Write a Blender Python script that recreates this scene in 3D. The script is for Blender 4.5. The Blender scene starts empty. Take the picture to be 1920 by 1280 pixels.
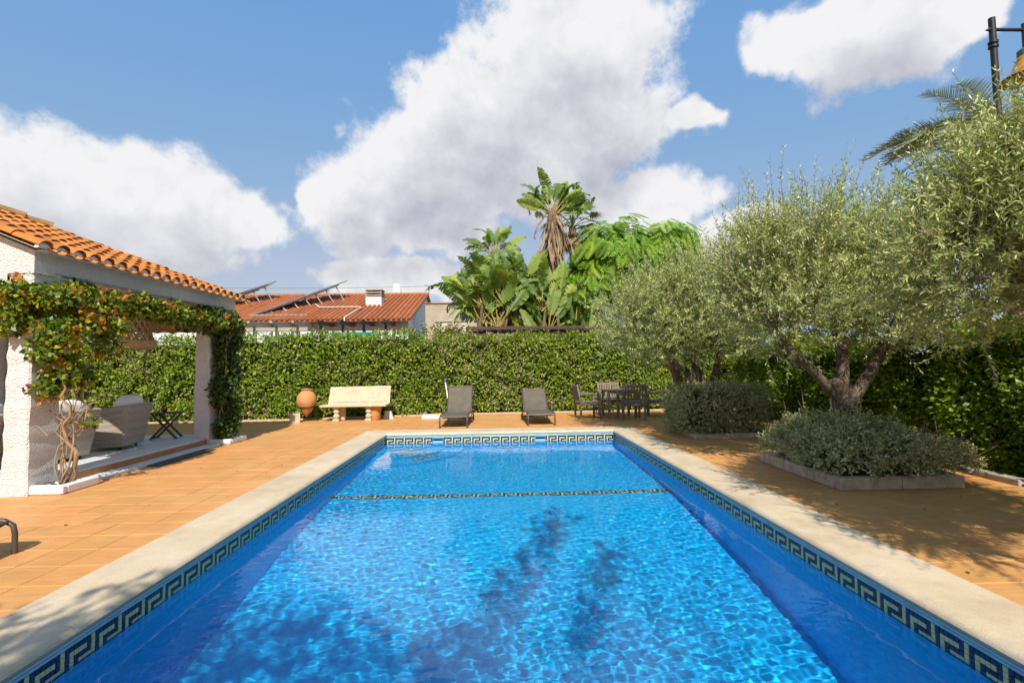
import bpy, bmesh, math, random
import numpy as np
from mathutils import Vector, Matrix
random.seed(7)
RNG = np.random.default_rng(11)
SC = bpy.context.scene
COL = SC.collection
PI = math.pi

# ------------------------------------------------------------------ camera
def make_camera(yaw, pitch, roll, height):
    cy, sy, cp, sp = math.cos(yaw), math.sin(yaw), math.cos(pitch), math.sin(pitch)
    f = Vector((sy*cp, cy*cp, sp)); r = Vector((cy, -sy, 0)); u = r.cross(f)
    c, s = math.cos(roll), math.sin(roll)
    r2 = c*r - s*u; u2 = s*r + c*u
    cam = bpy.data.cameras.new('camera'); ob = bpy.data.objects.new('camera', cam); COL.objects.link(ob)
    m = Matrix((r2, u2, -f)).transposed().to_4x4(); m.translation = (0, 0, height)
    ob.matrix_world = m
    cam.sensor_width = 36; cam.lens = 17.25; cam.clip_start = .05; cam.clip_end = 6000
    SC.camera = ob
make_camera(math.radians(1.796), math.radians(2.715), math.radians(.759), 1.5)

# ------------------------------------------------------------------ exposure, sampling
SC.view_settings.view_transform = 'Standard'; SC.view_settings.look = 'None'
SC.view_settings.gamma = 1; SC.view_settings.use_curve_mapping = False
SC.view_settings.exposure = 0.55
SC.render.engine = 'CYCLES'
cy = SC.cycles
cy.use_denoising = True
cy.max_bounces = 10; cy.transparent_max_bounces = 12; cy.diffuse_bounces = 4; cy.glossy_bounces = 4; cy.transmission_bounces = 8
cy.caustics_refractive = True; cy.caustics_reflective = False; cy.blur_glossy = .5
cy.sample_clamp_indirect = 6

# ------------------------------------------------------------------ sun
SUN_EL = math.radians(44); SUN_AZ = math.radians(178.5)      # azimuth from +Y towards +X
sd = Vector((math.sin(SUN_AZ)*math.cos(SUN_EL), math.cos(SUN_AZ)*math.cos(SUN_EL), math.sin(SUN_EL)))
sl = bpy.data.lights.new('sun', 'SUN'); sl.energy = 4.3; sl.angle = math.radians(.53); sl.color = (1, .93, .82)
so = bpy.data.objects.new('sun', sl); COL.objects.link(so)
so.rotation_euler = (-sd).to_track_quat('-Z', 'Y').to_euler(); so.location = sd*40
sl.cycles.is_caustics_light = True

# ------------------------------------------------------------------ sky with cumulus
def make_world():
    w = bpy.data.worlds.new('World'); SC.world = w; w.use_nodes = True
    nt = w.node_tree; N = nt.nodes; L = nt.links; N.clear()
    def nd(t, **k):
        n = N.new(t)
        for a, b in k.items(): setattr(n, a, b)
        return n
    def math_(op, a, b=None, c=None, clamp=False):
        n = nd('ShaderNodeMath', operation=op); n.use_clamp = clamp
        for i, v in enumerate((a, b, c)):
            if v is None: continue
            if isinstance(v, (int, float)): n.inputs[i].default_value = v
            else: L.new(v, n.inputs[i])
        return n.outputs[0]
    def vmath(op, a, b):
        n = nd('ShaderNodeVectorMath', operation=op)
        for i, v in enumerate((a, b)):
            if v is None: continue
            if isinstance(v, (tuple, list)): n.inputs[i].default_value = v
            else: L.new(v, n.inputs[i])
        return n.outputs['Value'] if op in ('LENGTH', 'DISTANCE') else n.outputs['Vector']
    def smooth(v, lo, hi):
        n = nd('ShaderNodeMapRange', interpolation_type='SMOOTHSTEP'); L.new(v, n.inputs['Value'])
        n.inputs['From Min'].default_value = lo; n.inputs['From Max'].default_value = hi
        return n.outputs[0]
    sky = nd('ShaderNodeTexSky', sky_type='NISHITA'); sky.sun_disc = False
    sky.sun_elevation = SUN_EL; sky.sun_rotation = SUN_AZ
    sky.air_density = 1.0; sky.dust_density = .5; sky.ozone_density = 1.0
    bg = nd('ShaderNodeBackground'); bg.inputs['Strength'].default_value = SKY_STRENGTH
    # soften the horizon glare of the sky model: per-channel power law
    sr = nd('ShaderNodeSeparateColor'); L.new(sky.outputs[0], sr.inputs[0]); cr = nd('ShaderNodeCombineColor')
    ch = [math_('MULTIPLY', math_('POWER', sr.outputs[i], g), k) for i, (k, g) in enumerate(SKY_CURVE)]
    ch[1] = math_('MINIMUM', ch[1], math_('MULTIPLY', ch[2], .86)); ch[0] = math_('MINIMUM', ch[0], math_('MULTIPLY', ch[1], .84))
    for i in range(3): L.new(ch[i], cr.inputs[i])
    L.new(cr.outputs[0], bg.inputs['Color'])
    tc = nd('ShaderNodeTexCoord'); d = tc.outputs['Generated']
    sp = nd('ShaderNodeSeparateXYZ'); L.new(d, sp.inputs[0])
    az = math_('ARCTAN2', sp.outputs[0], sp.outputs[1]); el = math_('ARCSINE', sp.outputs[2])
    def noise(vec, scale, detail, rough, off=(0, 0, 0)):
        v = vmath('ADD', vec, off)
        n = nd('ShaderNodeTexNoise'); n.inputs['Scale'].default_value = scale; n.inputs['Detail'].default_value = detail
        n.inputs['Roughness'].default_value = rough; L.new(v, n.inputs['Vector'])
        return n.outputs['Fac']
    # warp the outlines so that no cloud keeps an even edge
    wn = nd('ShaderNodeTexNoise'); wn.inputs['Scale'].default_value = 5.5; wn.inputs['Detail'].default_value = 3; wn.inputs['Roughness'].default_value = .6; L.new(d, wn.inputs['Vector'])
    ws = nd('ShaderNodeSeparateColor'); L.new(wn.outputs['Color'], ws.inputs[0]); wx = math_('SUBTRACT', ws.outputs[0], .5); wy = math_('SUBTRACT', ws.outputs[1], .5)
    cb = nd('ShaderNodeCombineXYZ'); L.new(math_('MULTIPLY_ADD', wx, .20, az), cb.inputs[0]); L.new(math_('MULTIPLY_ADD', wy, .13, el), cb.inputs[1])
    def blobs(shift, few=False):
        out = None
        for (a0, e0, ra, re) in CLOUDS:
            if few and ra*re < .006: continue
            n = nd('ShaderNodeVectorMath', operation='MULTIPLY_ADD'); L.new(cb.outputs[0], n.inputs[0])
            n.inputs[1].default_value = (1/ra, 1/re, 0); n.inputs[2].default_value = (-a0/ra, (shift-e0)/re, 0)
            v = vmath('LENGTH', n.outputs[0], None)
            out = v if out is None else math_('MINIMUM', out, v) if few else math_('SMOOTH_MIN', out, v, .2)
        return math_('MAXIMUM', math_('SUBTRACT', 1.0, out), -1.0)
    na = noise(d, 6.5, 9, .64); nb = noise(d, 6.5, 4, .60, (-.012, .0, .026)); nc = noise(d, 6.5, 2, .55, (0, 0, .085))
    f0 = math_('ADD', math_('MULTIPLY', blobs(0), .95), math_('MULTIPLY', math_('SUBTRACT', na, .47), 1.75))
    f1 = math_('ADD', math_('MULTIPLY', blobs(.085, True), .95), math_('MULTIPLY', math_('SUBTRACT', nc, .47), 1.5))
    dens = smooth(f0, -.06, .28)
    # sunlit tops, grey bellies: compare the cloud here with the cloud above it
    grey = math_('ADD', math_('MULTIPLY', smooth(f1, -.15, .95), .80), math_('MULTIPLY', math_('SUBTRACT', nb, na), 1.6), clamp=True)
    mx = nd('ShaderNodeMix', data_type='RGBA'); L.new(grey, mx.inputs[0])
    mx.inputs[6].default_value = CLOUD_LIT; mx.inputs[7].default_value = CLOUD_SHADE
    cbg = nd('ShaderNodeBackground'); cbg.inputs['Strength'].default_value = 1.0; L.new(mx.outputs[2], cbg.inputs['Color'])
    ms = nd('ShaderNodeMixShader'); L.new(math_('MULTIPLY', dens, .97), ms.inputs[0]); L.new(bg.outputs[0], ms.inputs[1]); L.new(cbg.outputs[0], ms.inputs[2])
    w.cycles.sampling_method = 'MANUAL'; w.cycles.sample_map_resolution = 512
    out = nd('ShaderNodeOutputWorld'); L.new(ms.outputs[0], out.inputs['Surface'])
SKY_STRENGTH = .15; SKY_CURVE = ((.80, .83), (1.41, .36), (3.0, .04))
CLOUD_LIT = (.63, .625, .63, 1); CLOUD_SHADE = (.335, .345, .395, 1)
CLOUDS = [
    (-0.765, 0.246, 0.155, 0.111),
    (-0.617, 0.252, 0.182, 0.102),
    (-0.495, 0.256, 0.114, 0.067),
    (-0.730, 0.169, 0.173, 0.069),
    (-0.549, 0.192, 0.124, 0.035),
    (-0.255, 0.324, 0.131, 0.089),
    (-0.139, 0.369, 0.208, 0.129),
    (0.004, 0.458, 0.220, 0.152),
    (0.173, 0.580, 0.239, 0.145),
    (0.224, 0.448, 0.174, 0.127),
    (-0.182, 0.269, 0.217, 0.060),
    (0.091, 0.351, 0.204, 0.095),
    (0.398, 0.449, 0.059, 0.030),
    (-0.214, 0.170, 0.159, 0.043),
    (0.294, 0.309, 0.156, 0.063),
    (0.484, 0.231, 0.101, 0.051),
    (0.688, 0.506, 0.153, 0.085),
    (0.573, 0.519, 0.093, 0.054),
    (0.805, 0.489, 0.103, 0.049),
    (-0.353, 0.301, 0.048, 0.039),
    (1.872, 0.275, 0.368, 0.145),
    (0.001, 1.059, 0.237, 0.107),
    (1.194, 0.871, 0.198, 0.135),
    (1.485, 0.142, 0.379, 0.144),
    (-2.434, 0.492, 0.369, 0.190),
]
make_world()

# ------------------------------------------------------------------ helpers
def tag(o, label=None, cat=None, group=None, kind=None):
    if label: o['label'] = label
    if cat: o['category'] = cat
    if group: o['group'] = group
    if kind: o['kind'] = kind
    return o
def empty(name, loc=(0, 0, 0), rz=0, label=None, cat=None, group=None, kind=None, parent=None):
    o = bpy.data.objects.new(name, None); COL.objects.link(o); o.location = loc; o.rotation_euler = (0, 0, rz)
    o.empty_display_size = .2
    if parent: o.parent = parent
    return tag(o, label, cat, group, kind)
def link(name, me, parent=None, loc=None, rot=None, scale=None):
    o = bpy.data.objects.new(name, me); COL.objects.link(o)
    if parent: o.parent = parent
    if loc is not None: o.location = loc
    if rot is not None: o.rotation_euler = rot
    if scale is not None: o.scale = scale if hasattr(scale, '__len__') else (scale,)*3
    return o
def copy_tree(o, parent=None):
    c = o.copy(); COL.objects.link(c); c.parent = parent
    for ch in list(o.children): copy_tree(ch, c)
    return c
def vec(*a): return np.array(a, float)

class MB:
    """collects shapes; build() links them as one mesh object"""
    def __init__(s): s.v = []; s.f = []; s.m = []; s.mi = 0
    def add(s, vs, fs):
        o = len(s.v); s.v += [tuple(map(float, p)) for p in vs]; s.f += [tuple(i+o for i in f) for f in fs]; s.m += [s.mi]*len(fs)
        return s
    def box(s, c, d, rz=0, ch=0, M=None):
        x, y, z = d[0]/2, d[1]/2, d[2]/2
        if ch <= 0:
            vs = [(-x,-y,-z),(x,-y,-z),(x,y,-z),(-x,y,-z),(-x,-y,z),(x,-y,z),(x,y,z),(-x,y,z)]
            fs = [(3,2,1,0),(4,5,6,7),(0,1,5,4),(1,2,6,5),(2,3,7,6),(3,0,4,7)]
        else:
            h = ch; vs = []; fs = []
            lev = [(-z, h), (-z+h, 0), (z-h, 0), (z, h)]
            for zz, i in lev:
                # octagon outline so that vertical edges are chamfered too
                a, b = x-i, y-i; k = h
                vs += [(-a+k,-b,zz),(a-k,-b,zz),(a,-b+k,zz),(a,b-k,zz),(a-k,b,zz),(-a+k,b,zz),(-a,b-k,zz),(-a,-b+k,zz)]
            for l in range(3):
                for i in range(8): j = (i+1) % 8; fs.append((l*8+i, l*8+j, l*8+8+j, l*8+8+i))
            fs.append(tuple(range(7, -1, -1))); fs.append(tuple(range(24, 32)))
        cs, sn = math.cos(rz), math.sin(rz)
        out = []
        for p in vs:
            if M is not None: q = M @ Vector(p); out.append((q.x+c[0], q.y+c[1], q.z+c[2]))
            else: out.append((c[0]+p[0]*cs-p[1]*sn, c[1]+p[0]*sn+p[1]*cs, c[2]+p[2]))
        return s.add(out, fs)
    def beam(s, a, b, w, h, ch=0, up=(0, 0, 1)):
        a, b = Vector(a), Vector(b); d = (b-a); L = d.length; d.normalize(); u = Vector(up)
        if abs(d.dot(u)) > .98: u = Vector((0, 1, 0))
        r = d.cross(u).normalized(); u = r.cross(d)
        M = Matrix((d, r, u)).transposed()
        return s.box((a+b)/2, (L, w, h), M=M, ch=ch)
    def tube(s, pts, rad, n=8, cap=True):
        pts = [Vector(p) for p in pts]; k = len(pts)
        if not hasattr(rad, '__len__'): rad = [rad]*k
        vs = []; fs = []; ref = None
        for i, p in enumerate(pts):
            d = (pts[min(i+1, k-1)] - pts[max(i-1, 0)])
            d = d.normalized() if d.length > 1e-9 else Vector((0, 0, 1))
            if ref is None: ref = Vector((1, 0, 0)) if abs(d.x) < .8 else Vector((0, 1, 0))
            r = (ref - d*ref.dot(d)).normalized(); ref = r; u = d.cross(r)
            for j in range(n):
                t = 2*PI*j/n; vs.append(p + (r*math.cos(t)+u*math.sin(t))*rad[i])
        for i in range(k-1):
            for j in range(n):
                a = i*n+j; b = i*n+(j+1) % n; fs.append((a, b, b+n, a+n))
        if cap: fs.append(tuple(range(n-1, -1, -1))); fs.append(tuple(range((k-1)*n, k*n)))
        return s.add(vs, fs)
    def lathe(s, prof, n=24, c=(0, 0, 0), cap=True):
        vs = []; fs = []
        for r, z in prof:
            for j in range(n): t = 2*PI*j/n; vs.append((c[0]+r*math.cos(t), c[1]+r*math.sin(t), c[2]+z))
        for i in range(len(prof)-1):
            for j in range(n): a = i*n+j; b = i*n+(j+1) % n; fs.append((a, b, b+n, a+n))
        if cap: fs.append(tuple(range(n-1, -1, -1))); fs.append(tuple(range((len(prof)-1)*n, len(prof)*n)))
        return s.add(vs, fs)
    def prism(s, poly, axis_from, axis_to):
        """poly: list of 3-d points; swept by the two offsets"""
        k = len(poly); a = Vector(axis_from); b = Vector(axis_to)
        vs = [Vector(p)+a for p in poly]+[Vector(p)+b for p in poly]
        fs = [tuple(range(k-1, -1, -1)), tuple(range(k, 2*k))]+[(i, (i+1) % k, k+(i+1) % k, k+i) for i in range(k)]
        return s.add(vs, fs)
    def grid(s, P):
        """P: 2-d array of points"""
        R_, C_ = len(P), len(P[0]); vs = [p for row in P for p in row]
        fs = [(r*C_+c, r*C_+c+1, (r+1)*C_+c+1, (r+1)*C_+c) for r in range(R_-1) for c in range(C_-1)]
        return s.add(vs, fs)
    def mesh(s, name, mats, smooth=False):
        me = bpy.data.meshes.new(name); me.from_pydata(s.v, [], s.f)
        if not isinstance(mats, (list, tuple)): mats = [mats]
        for m in mats: me.materials.append(m)
        if len(mats) > 1: me.polygons.foreach_set('material_index', s.m)
        if smooth:
            me.polygons.foreach_set('use_smooth', [True]*len(me.polygons))
            if smooth != 'all':
                me.set_sharp_from_angle(angle=math.radians(smooth if smooth is not True else 40))
        me.update(); return me
    def fix(s, me):
        bm = bmesh.new(); bm.from_mesh(me); bmesh.ops.recalc_face_normals(bm, faces=bm.faces); bm.to_mesh(me); bm.free(); return me
    def build(s, name, mats, parent=None, loc=None, rot=None, smooth=False, recalc=True):
        me = s.mesh(name, mats, smooth)
        if recalc: s.fix(me)
        return link(name, me, parent, loc, rot)

def quads_mesh(name, V, mat, rnd=None, tri=False, smooth=False):
    """V: (n,4,3) array -> n quads; rnd: per-face value"""
    n, k = V.shape[0], V.shape[1]
    me = bpy.data.meshes.new(name)
    me.vertices.add(n*k); me.vertices.foreach_set('co', V.reshape(-1).astype(np.float32))
    me.loops.add(n*k); me.loops.foreach_set('vertex_index', np.arange(n*k, dtype=np.int32))
    me.polygons.add(n); me.polygons.foreach_set('loop_start', np.arange(0, n*k, k, dtype=np.int32))
    if rnd is None: rnd = RNG.random(n)
    at = me.attributes.new('rnd', 'FLOAT', 'FACE'); at.data.foreach_set('value', np.asarray(rnd, np.float32))
    me.materials.append(mat)
    me.update(calc_edges=True)
    return me
def unit(v): return v/np.maximum(np.linalg.norm(v, axis=-1, keepdims=True), 1e-9)
def leaves(P, D, Nn, length, width, bend=.15):
    """diamond leaves: base P, axis D, face normal about Nn"""
    D = unit(D); S = unit(np.cross(D, Nn)); U = np.cross(S, D)
    l = np.asarray(length).reshape(-1, 1)*np.ones((len(P), 1)); w = np.asarray(width).reshape(-1, 1)*np.ones((len(P), 1))
    V = np.stack([P, P+D*l*.45+S*w*.5+U*l*bend*.5, P+D*l-U*l*bend*.3, P+D*l*.45-S*w*.5+U*l*bend*.5], 1)
    return V
def rdirs(n): return unit(RNG.normal(size=(n, 3)))

# ------------------------------------------------------------------ materials
MATS = {}
class Nt:
    def __init__(s, name):
        s.m = bpy.data.materials.new(name); s.m.use_nodes = True; s.t = s.m.node_tree; s.N = s.t.nodes; s.L = s.t.links
        s.b = s.N['Principled BSDF']; s.out = s.N['Material Output']
    def n(s, t, **k):
        x = s.N.new(t)
        for a, b in k.items(): setattr(x, a, b)
        return x
    def set(s, node, key, v):
        i = node.inputs[key]
        if hasattr(v, 'is_linked') or hasattr(v, 'links'): s.L.new(v, i)
        else: i.default_value = v
    def pos(s): return s.n('ShaderNodeNewGeometry').outputs['Position']
    def obj(s): return s.n('ShaderNodeTexCoord').outputs['Object']
    def noise(s, vec, scale, detail=4, rough=.55):
        x = s.n('ShaderNodeTexNoise'); s.L.new(vec, x.inputs['Vector']); x.inputs['Scale'].default_value = scale
        x.inputs['Detail'].default_value = detail; x.inputs['Roughness'].default_value = rough
        return x.outputs['Fac']
    def ramp(s, f, stops):
        x = s.n('ShaderNodeValToRGB'); s.L.new(f, x.inputs[0]); e = x.color_ramp.elements
        while len(e) > len(stops): e.remove(e[-1])
        while len(e) < len(stops): e.new(.5)
        for i, (p, c) in enumerate(stops): e[i].position = p; e[i].color = (*c, 1) if len(c) == 3 else c
        return x.outputs[0]
    def mix(s, f, a, b, mode='MIX'):
        x = s.n('ShaderNodeMix', data_type='RGBA', blend_type=mode)
        for k, v in ((0, f), (6, a), (7, b)):
            if hasattr(v, 'links'): s.L.new(v, x.inputs[k])
            else: x.inputs[k].default_value = v if k == 0 else ((*v, 1) if len(v) == 3 else v)
        return x.outputs[2]
    def math(s, op, a, b=0., clamp=False):
        x = s.n('ShaderNodeMath', operation=op); x.use_clamp = clamp
        for i, v in enumerate((a, b)):
            if hasattr(v, 'links'): s.L.new(v, x.inputs[i])
            else: x.inputs[i].default_value = v
        return x.outputs[0]
    def bump(s, h, strength, dist=.01, normal=None):
        x = s.n('ShaderNodeBump'); s.L.new(h, x.inputs['Height']); x.inputs['Strength'].default_value = strength; x.inputs['Distance'].default_value = dist
        if normal: s.L.new(normal, x.inputs['Normal'])
        return x.outputs[0]
def pmat(name, c1, c2=None, scale=6, rough=.6, bump=.0, bscale=60, bdist=.01, spec=.4, metal=0, world=True, rnd=0, detail=5, speck=None):
    """stone / plaster / wood / metal: two colours by noise, fine relief, per-object tint"""
    if name in MATS: return MATS[name]
    t = Nt(name); v = t.pos() if world else t.obj()
    if c2 is None: c2 = tuple(x*.75 for x in c1)
    f = t.ramp(t.noise(v, scale, detail), [(.3, c2), (.7, c1)])
    if speck:
        sp = t.ramp(t.noise(v, speck[1], 2), [(speck[2], (1, 1, 1)), (speck[2]+.06, (0, 0, 0))])
        f = t.mix(sp, speck[0], f)
    if rnd:
        oi = t.n('ShaderNodeObjectInfo'); hs = t.n('ShaderNodeHueSaturation'); t.L.new(f, hs.inputs['Color'])
        a = t.math('MULTIPLY_ADD', oi.outputs['Random'], rnd*2); t.N[-1].inputs[2].default_value = 1-rnd
        t.L.new(a, hs.inputs['Value']); f = hs.outputs[0]
    t.set(t.b, 'Base Color', f); t.b.inputs['Roughness'].default_value = rough; t.b.inputs['Metallic'].default_value = metal
    t.b.inputs['Specular IOR Level'].default_value = spec
    if bump: t.set(t.b, 'Normal', t.bump(t.noise(v, bscale, 4, .6), bump, bdist))
    MATS[name] = t.m; return t.m
def leafmat(name, stops, rough=.45, trans=.35, spec=.35, tcol=None):
    """leaf: colour picked per leaf from a ramp, partly translucent"""
    if name in MATS: return MATS[name]
    t = Nt(name); a = t.n('ShaderNodeAttribute', attribute_name='rnd')
    c = t.ramp(a.outputs['Fac'], stops)
    t.set(t.b, 'Base Color', c); t.b.inputs['Roughness'].default_value = rough; t.b.inputs['Specular IOR Level'].default_value = spec
    tr = t.n('ShaderNodeBsdfTranslucent'); tc = t.mix(1.0, c, tcol or (1.25, 1.3, .5), 'MULTIPLY'); t.L.new(tc, tr.inputs[0])
    ms = t.n('ShaderNodeMixShader'); ms.inputs[0].default_value = trans; t.L.new(t.b.outputs[0], ms.inputs[1]); t.L.new(tr.outputs[0], ms.inputs[2])
    t.L.new(ms.outputs[0], t.out.inputs[0])
    MATS[name] = t.m; return t.m
def flat(name, c, rough=.5, metal=0, spec=.4): return pmat(name, c, tuple(x*.85 for x in c), 8, rough, .08, 80, .003, spec, metal)

# ================================================================== the setting: ground, terrace, pool
XL, XR, YN, YF = -2.46, 2.60, 1.0, 11.04          # inner edge of the coping nose
OXL, OXR, OYN, OYF = -3.02, 3.15, .45, 11.66      # outer edge of the coping
WXL, WXR, WYN, WYF = XL-.03, XR+.03, YN-.03, YF+.03   # pool walls
WATER = -.205

def ring(mb, x0, x1, y0, y1, X0, X1, Y0, Y1, z):
    vs = [(x0,y0,z),(x1,y0,z),(x1,y1,z),(x0,y1,z),(X0,Y0,z),(X1,Y0,z),(X1,Y1,z),(X0,Y1,z)]
    mb.add(vs, [(4,5,1,0),(5,6,2,1),(6,7,3,2),(7,4,0,3)])
m_earth = pmat('dry_earth', (.26, .19, .12), (.16, .12, .07), 3, .95, .5, 40, .02)
mb = MB(); ring(mb, OXL+.05, OXR-.05, OYN+.05, OYF-.05, -1500, 1500, -1500, 1500, -.05)
tag(mb.build('ground', m_earth), 'bare dry earth around and beyond the garden', kind='structure')

# --- terracotta paving
def terracotta():
    t = Nt('terracotta_tile'); v = t.pos()
    a = t.noise(v, 2.2, 6, .6); b = t.noise(v, 14, 5, .6); sv = t.n('ShaderNodeVectorMath', operation='MULTIPLY'); t.L.new(v, sv.inputs[0]); sv.inputs[1].default_value = (3, 22, 3)
    g = t.noise(sv.outputs[0], 2.5, 4, .6)
    c = t.ramp(a, [(.28, (.53, .235, .066)), (.5, (.58, .275, .080)), (.75, (.62, .315, .100))])
    c = t.mix(t.math('MULTIPLY', g, .5), c, (.64, .35, .13))
    dirt = t.ramp(b, [(.62, (0, 0, 0)), (.78, (1, 1, 1))]); c = t.mix(t.math('MULTIPLY', dirt, .35), c, (.34, .17, .07)); c = t.mix(t.ramp(t.noise(sv.outputs[0], .9, 6, .65), [(.40, (0,)*3), (.62, (.55,)*3)]), c, (.46, .205, .075)); c = t.mix(t.ramp(t.noise(v, .55, 4, .6), [(.45, (0,)*3), (.7, (.35,)*3)]), c, (.66, .40, .17))
    oi = t.n('ShaderNodeObjectInfo'); at = t.n('ShaderNodeAttribute', attribute_name='rnd')
    r = t.math('FRACT', t.math('ADD', oi.outputs['Random'], at.outputs['Fac']))
    hs = t.n('ShaderNodeHueSaturation'); t.L.new(c, hs.inputs['Color'])
    t.L.new(t.math('MULTIPLY_ADD', r, .12), hs.inputs['Value']); t.N[-1].inputs[2].default_value = .95
    hu = t.math('MULTIPLY_ADD', r, -.010); t.N[-1].inputs[2].default_value = .504; t.L.new(hu, hs.inputs['Hue'])
    t.set(t.b, 'Base Color', hs.outputs[0]); t.set(t.b, 'Roughness', t.ramp(b, [(.3, (.42,)*3), (.7, (.62,)*3)])); t.b.inputs['Specular IOR Level'].default_value = .25
    t.set(t.b, 'Normal', t.bump(t.math('ADD', b, t.math('MULTIPLY', g, .7)), .35, .006))
    MATS['terracotta_tile'] = t.m; return t.m
m_terra = terracotta()
m_grout = pmat('sand_grout', (.50, .36, .21), (.34, .23, .13), 5, .95, .3, 120, .004)
terrace = empty('terrace', (0, 0, 0), label='terracotta tiled pool terrace with pale sandy joints', kind='structure')
mb = MB(); ring(mb, OXL+.04, OXR-.04, OYN+.04, OYF-.04, -16, 7.3, -8, 16.2, -.006)
tag(mb.build('grout_bed', m_grout, terrace), kind='structure')
TS = .35
def tile_proto(sx, sy):
    q = MB(); x, y = sx/2-.0036, sy/2-.0036; h = .004
    vs = [(-x,-y,-.02),(x,-y,-.02),(x,y,-.02),(-x,y,-.02),(-x,-y,-h),(x,-y,-h),(x,y,-h),(-x,y,-h),(-x+h,-y+h,0),(x-h,-y+h,0),(x-h,y-h,0),(-x+h,y-h,0)]
    fs = [(0,1,5,4),(1,2,6,5),(2,3,7,6),(3,0,4,7),(4,5,9,8),(5,6,10,9),(6,7,11,10),(7,4,8,11),(8,9,10,11)]
    return vs, fs
def tiles():
    cells = []
    def span(a, b):   # whole tiles from a outwards to b, first one against a
        out = []; s = 1 if b > a else -1; p = a
        while abs(b-p) > .02:
            q = p+s*min(TS, abs(b-p)); out.append((min(p, q), max(p, q))); p = q
        return out
    rows = span(OYF, 16.1)+span(OYF, -7.9); left = span(OXL, -15.9); right = span(OXR, 7.2)
    mid = [(OXL+i*(OXR-OXL)/18, OXL+(i+1)*(OXR-OXL)/18) for i in range(18)]
    for (y0, y1) in rows:
        for (x0, x1) in left+right: cells.append((x0, x1, y0, y1))
        for (x0, x1) in mid:
            if y0 >= OYF-.001: cells.append((x0, x1, y0, y1))
            elif y0 < OYN: cells.append((x0, x1, y0, min(y1, OYN)))
    def seen(c):
        x, y = (c[0]+c[1])/2, (c[2]+c[3])/2
        if y < 1.2: return None
        u = x/y - .031; v = 1.5/y
        if abs(u) > 1.06 or v > .74: return None
        if x < -5.75 and 6.2 < y < 10.6: return None
        return (c[1]-c[0])*(c[3]-c[2])/y**3
    vis = sorted([c for c in cells if seen(c)], key=lambda c: -seen(c))
    near = set(vis[:300]); protos = {}
    V = []; Fc = []; rn = []
    for c in cells:
        sx, sy = round(c[1]-c[0], 3), round(c[3]-c[2], 3)
        if sx < .03 or sy < .03: continue
        loc = ((c[0]+c[1])/2, (c[2]+c[3])/2, random.uniform(-.0012, .0012))
        rx, ry = random.gauss(0, .0022), random.gauss(0, .0022)
        if c in near:
            if (sx, sy) not in protos:
                q = MB(); q.add(*tile_proto(sx, sy)); protos[(sx, sy)] = q.mesh('floor_tile', m_terra)
            link('floor_tile', protos[(sx, sy)], terrace, loc, (rx, ry, 0))
        else:
            vs, fs = tile_proto(sx, sy); o = len(V)
            V += [(loc[0]+a, loc[1]+b, loc[2]+z+rx*b-ry*a) for a, b, z in vs]; Fc += [tuple(i+o for i in f) for f in fs]; rn += [random.random()]*len(fs)
    me = bpy.data.meshes.new('floor_tiles'); me.from_pydata(V, [], Fc); me.materials.append(m_terra)
    me.attributes.new('rnd', 'FLOAT', 'FACE').data.foreach_set('value', rn)
    tag(link('floor_tiles', me, terrace), kind='stuff')
tiles()

# --- pool basin
def mosaic():
    t = Nt('blue_pool_mosaic'); v = t.pos()
    sn = t.n('ShaderNodeVectorMath', operation='SNAP'); t.L.new(v, sn.inputs[0]); sn.inputs[1].default_value = (.0305,)*3
    wn = t.n('ShaderNodeTexWhiteNoise'); t.L.new(sn.outputs[0], wn.inputs[0])
    c = t.ramp(wn.outputs[0], [(0, (.002, .36, .80)), (.5, (.003, .43, .88)), (1, (.010, .52, .93))])
    fr = t.n('ShaderNodeVectorMath', operation='FRACTION'); dv = t.n('ShaderNodeVectorMath', operation='DIVIDE'); t.L.new(v, dv.inputs[0]); dv.inputs[1].default_value = (.0305,)*3
    t.L.new(dv.outputs[0], fr.inputs[0])
    c = t.mix(t.math('MULTIPLY', t.noise(v, 1.2, 3), .35), c, (.003, .46, .89))
    t.set(t.b, 'Base Color', c); t.b.inputs['Roughness'].default_value = .35
    return t.m
m_mosaic = mosaic()
basin = empty('pool_basin', (0, 0, 0), label='rectangular swimming pool basin lined with blue mosaic', kind='structure')
mb = MB()
prof = [(WYF, -1.06), (7.45, -1.16), (3.2, -1.85), (WYN, -1.95)]      # floor
for (y1, z1), (y0, z0) in zip(prof, prof[1:]): mb.add([(WXL,y0,z0),(WXR,y0,z0),(WXR,y1,z1),(WXL,y1,z1)], [(0,1,2,3)])
fl = mb.build('pool_floor', m_mosaic, basin, recalc=False); fl.cycles.is_caustics_receiver = True
BT = -.10; BR = .2133/7; BB = BT-5*BR
mb = MB()
zl = -2.1; zt = BB
mb.add([(WXL,WYN,zl),(WXL,WYF,zl),(WXL,WYF,zt),(WXL,WYN,zt)], [(3,2,1,0)])
mb.add([(WXR,WYN,zl),(WXR,WYF,zl),(WXR,WYF,zt),(WXR,WYN,zt)], [(0,1,2,3)])
mb.add([(WXL,WYF,zl),(WXR,WYF,zl),(WXR,WYF,zt),(WXL,WYF,zt)], [(3,2,1,0)])
mb.add([(WXL,WYN,zl),(WXR,WYN,zl),(WXR,WYN,zt),(WXL,WYN,zt)], [(0,1,2,3)])
w = mb.build('pool_wall', m_mosaic, basin, recalc=False); w.cycles.is_caustics_receiver = True
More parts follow.
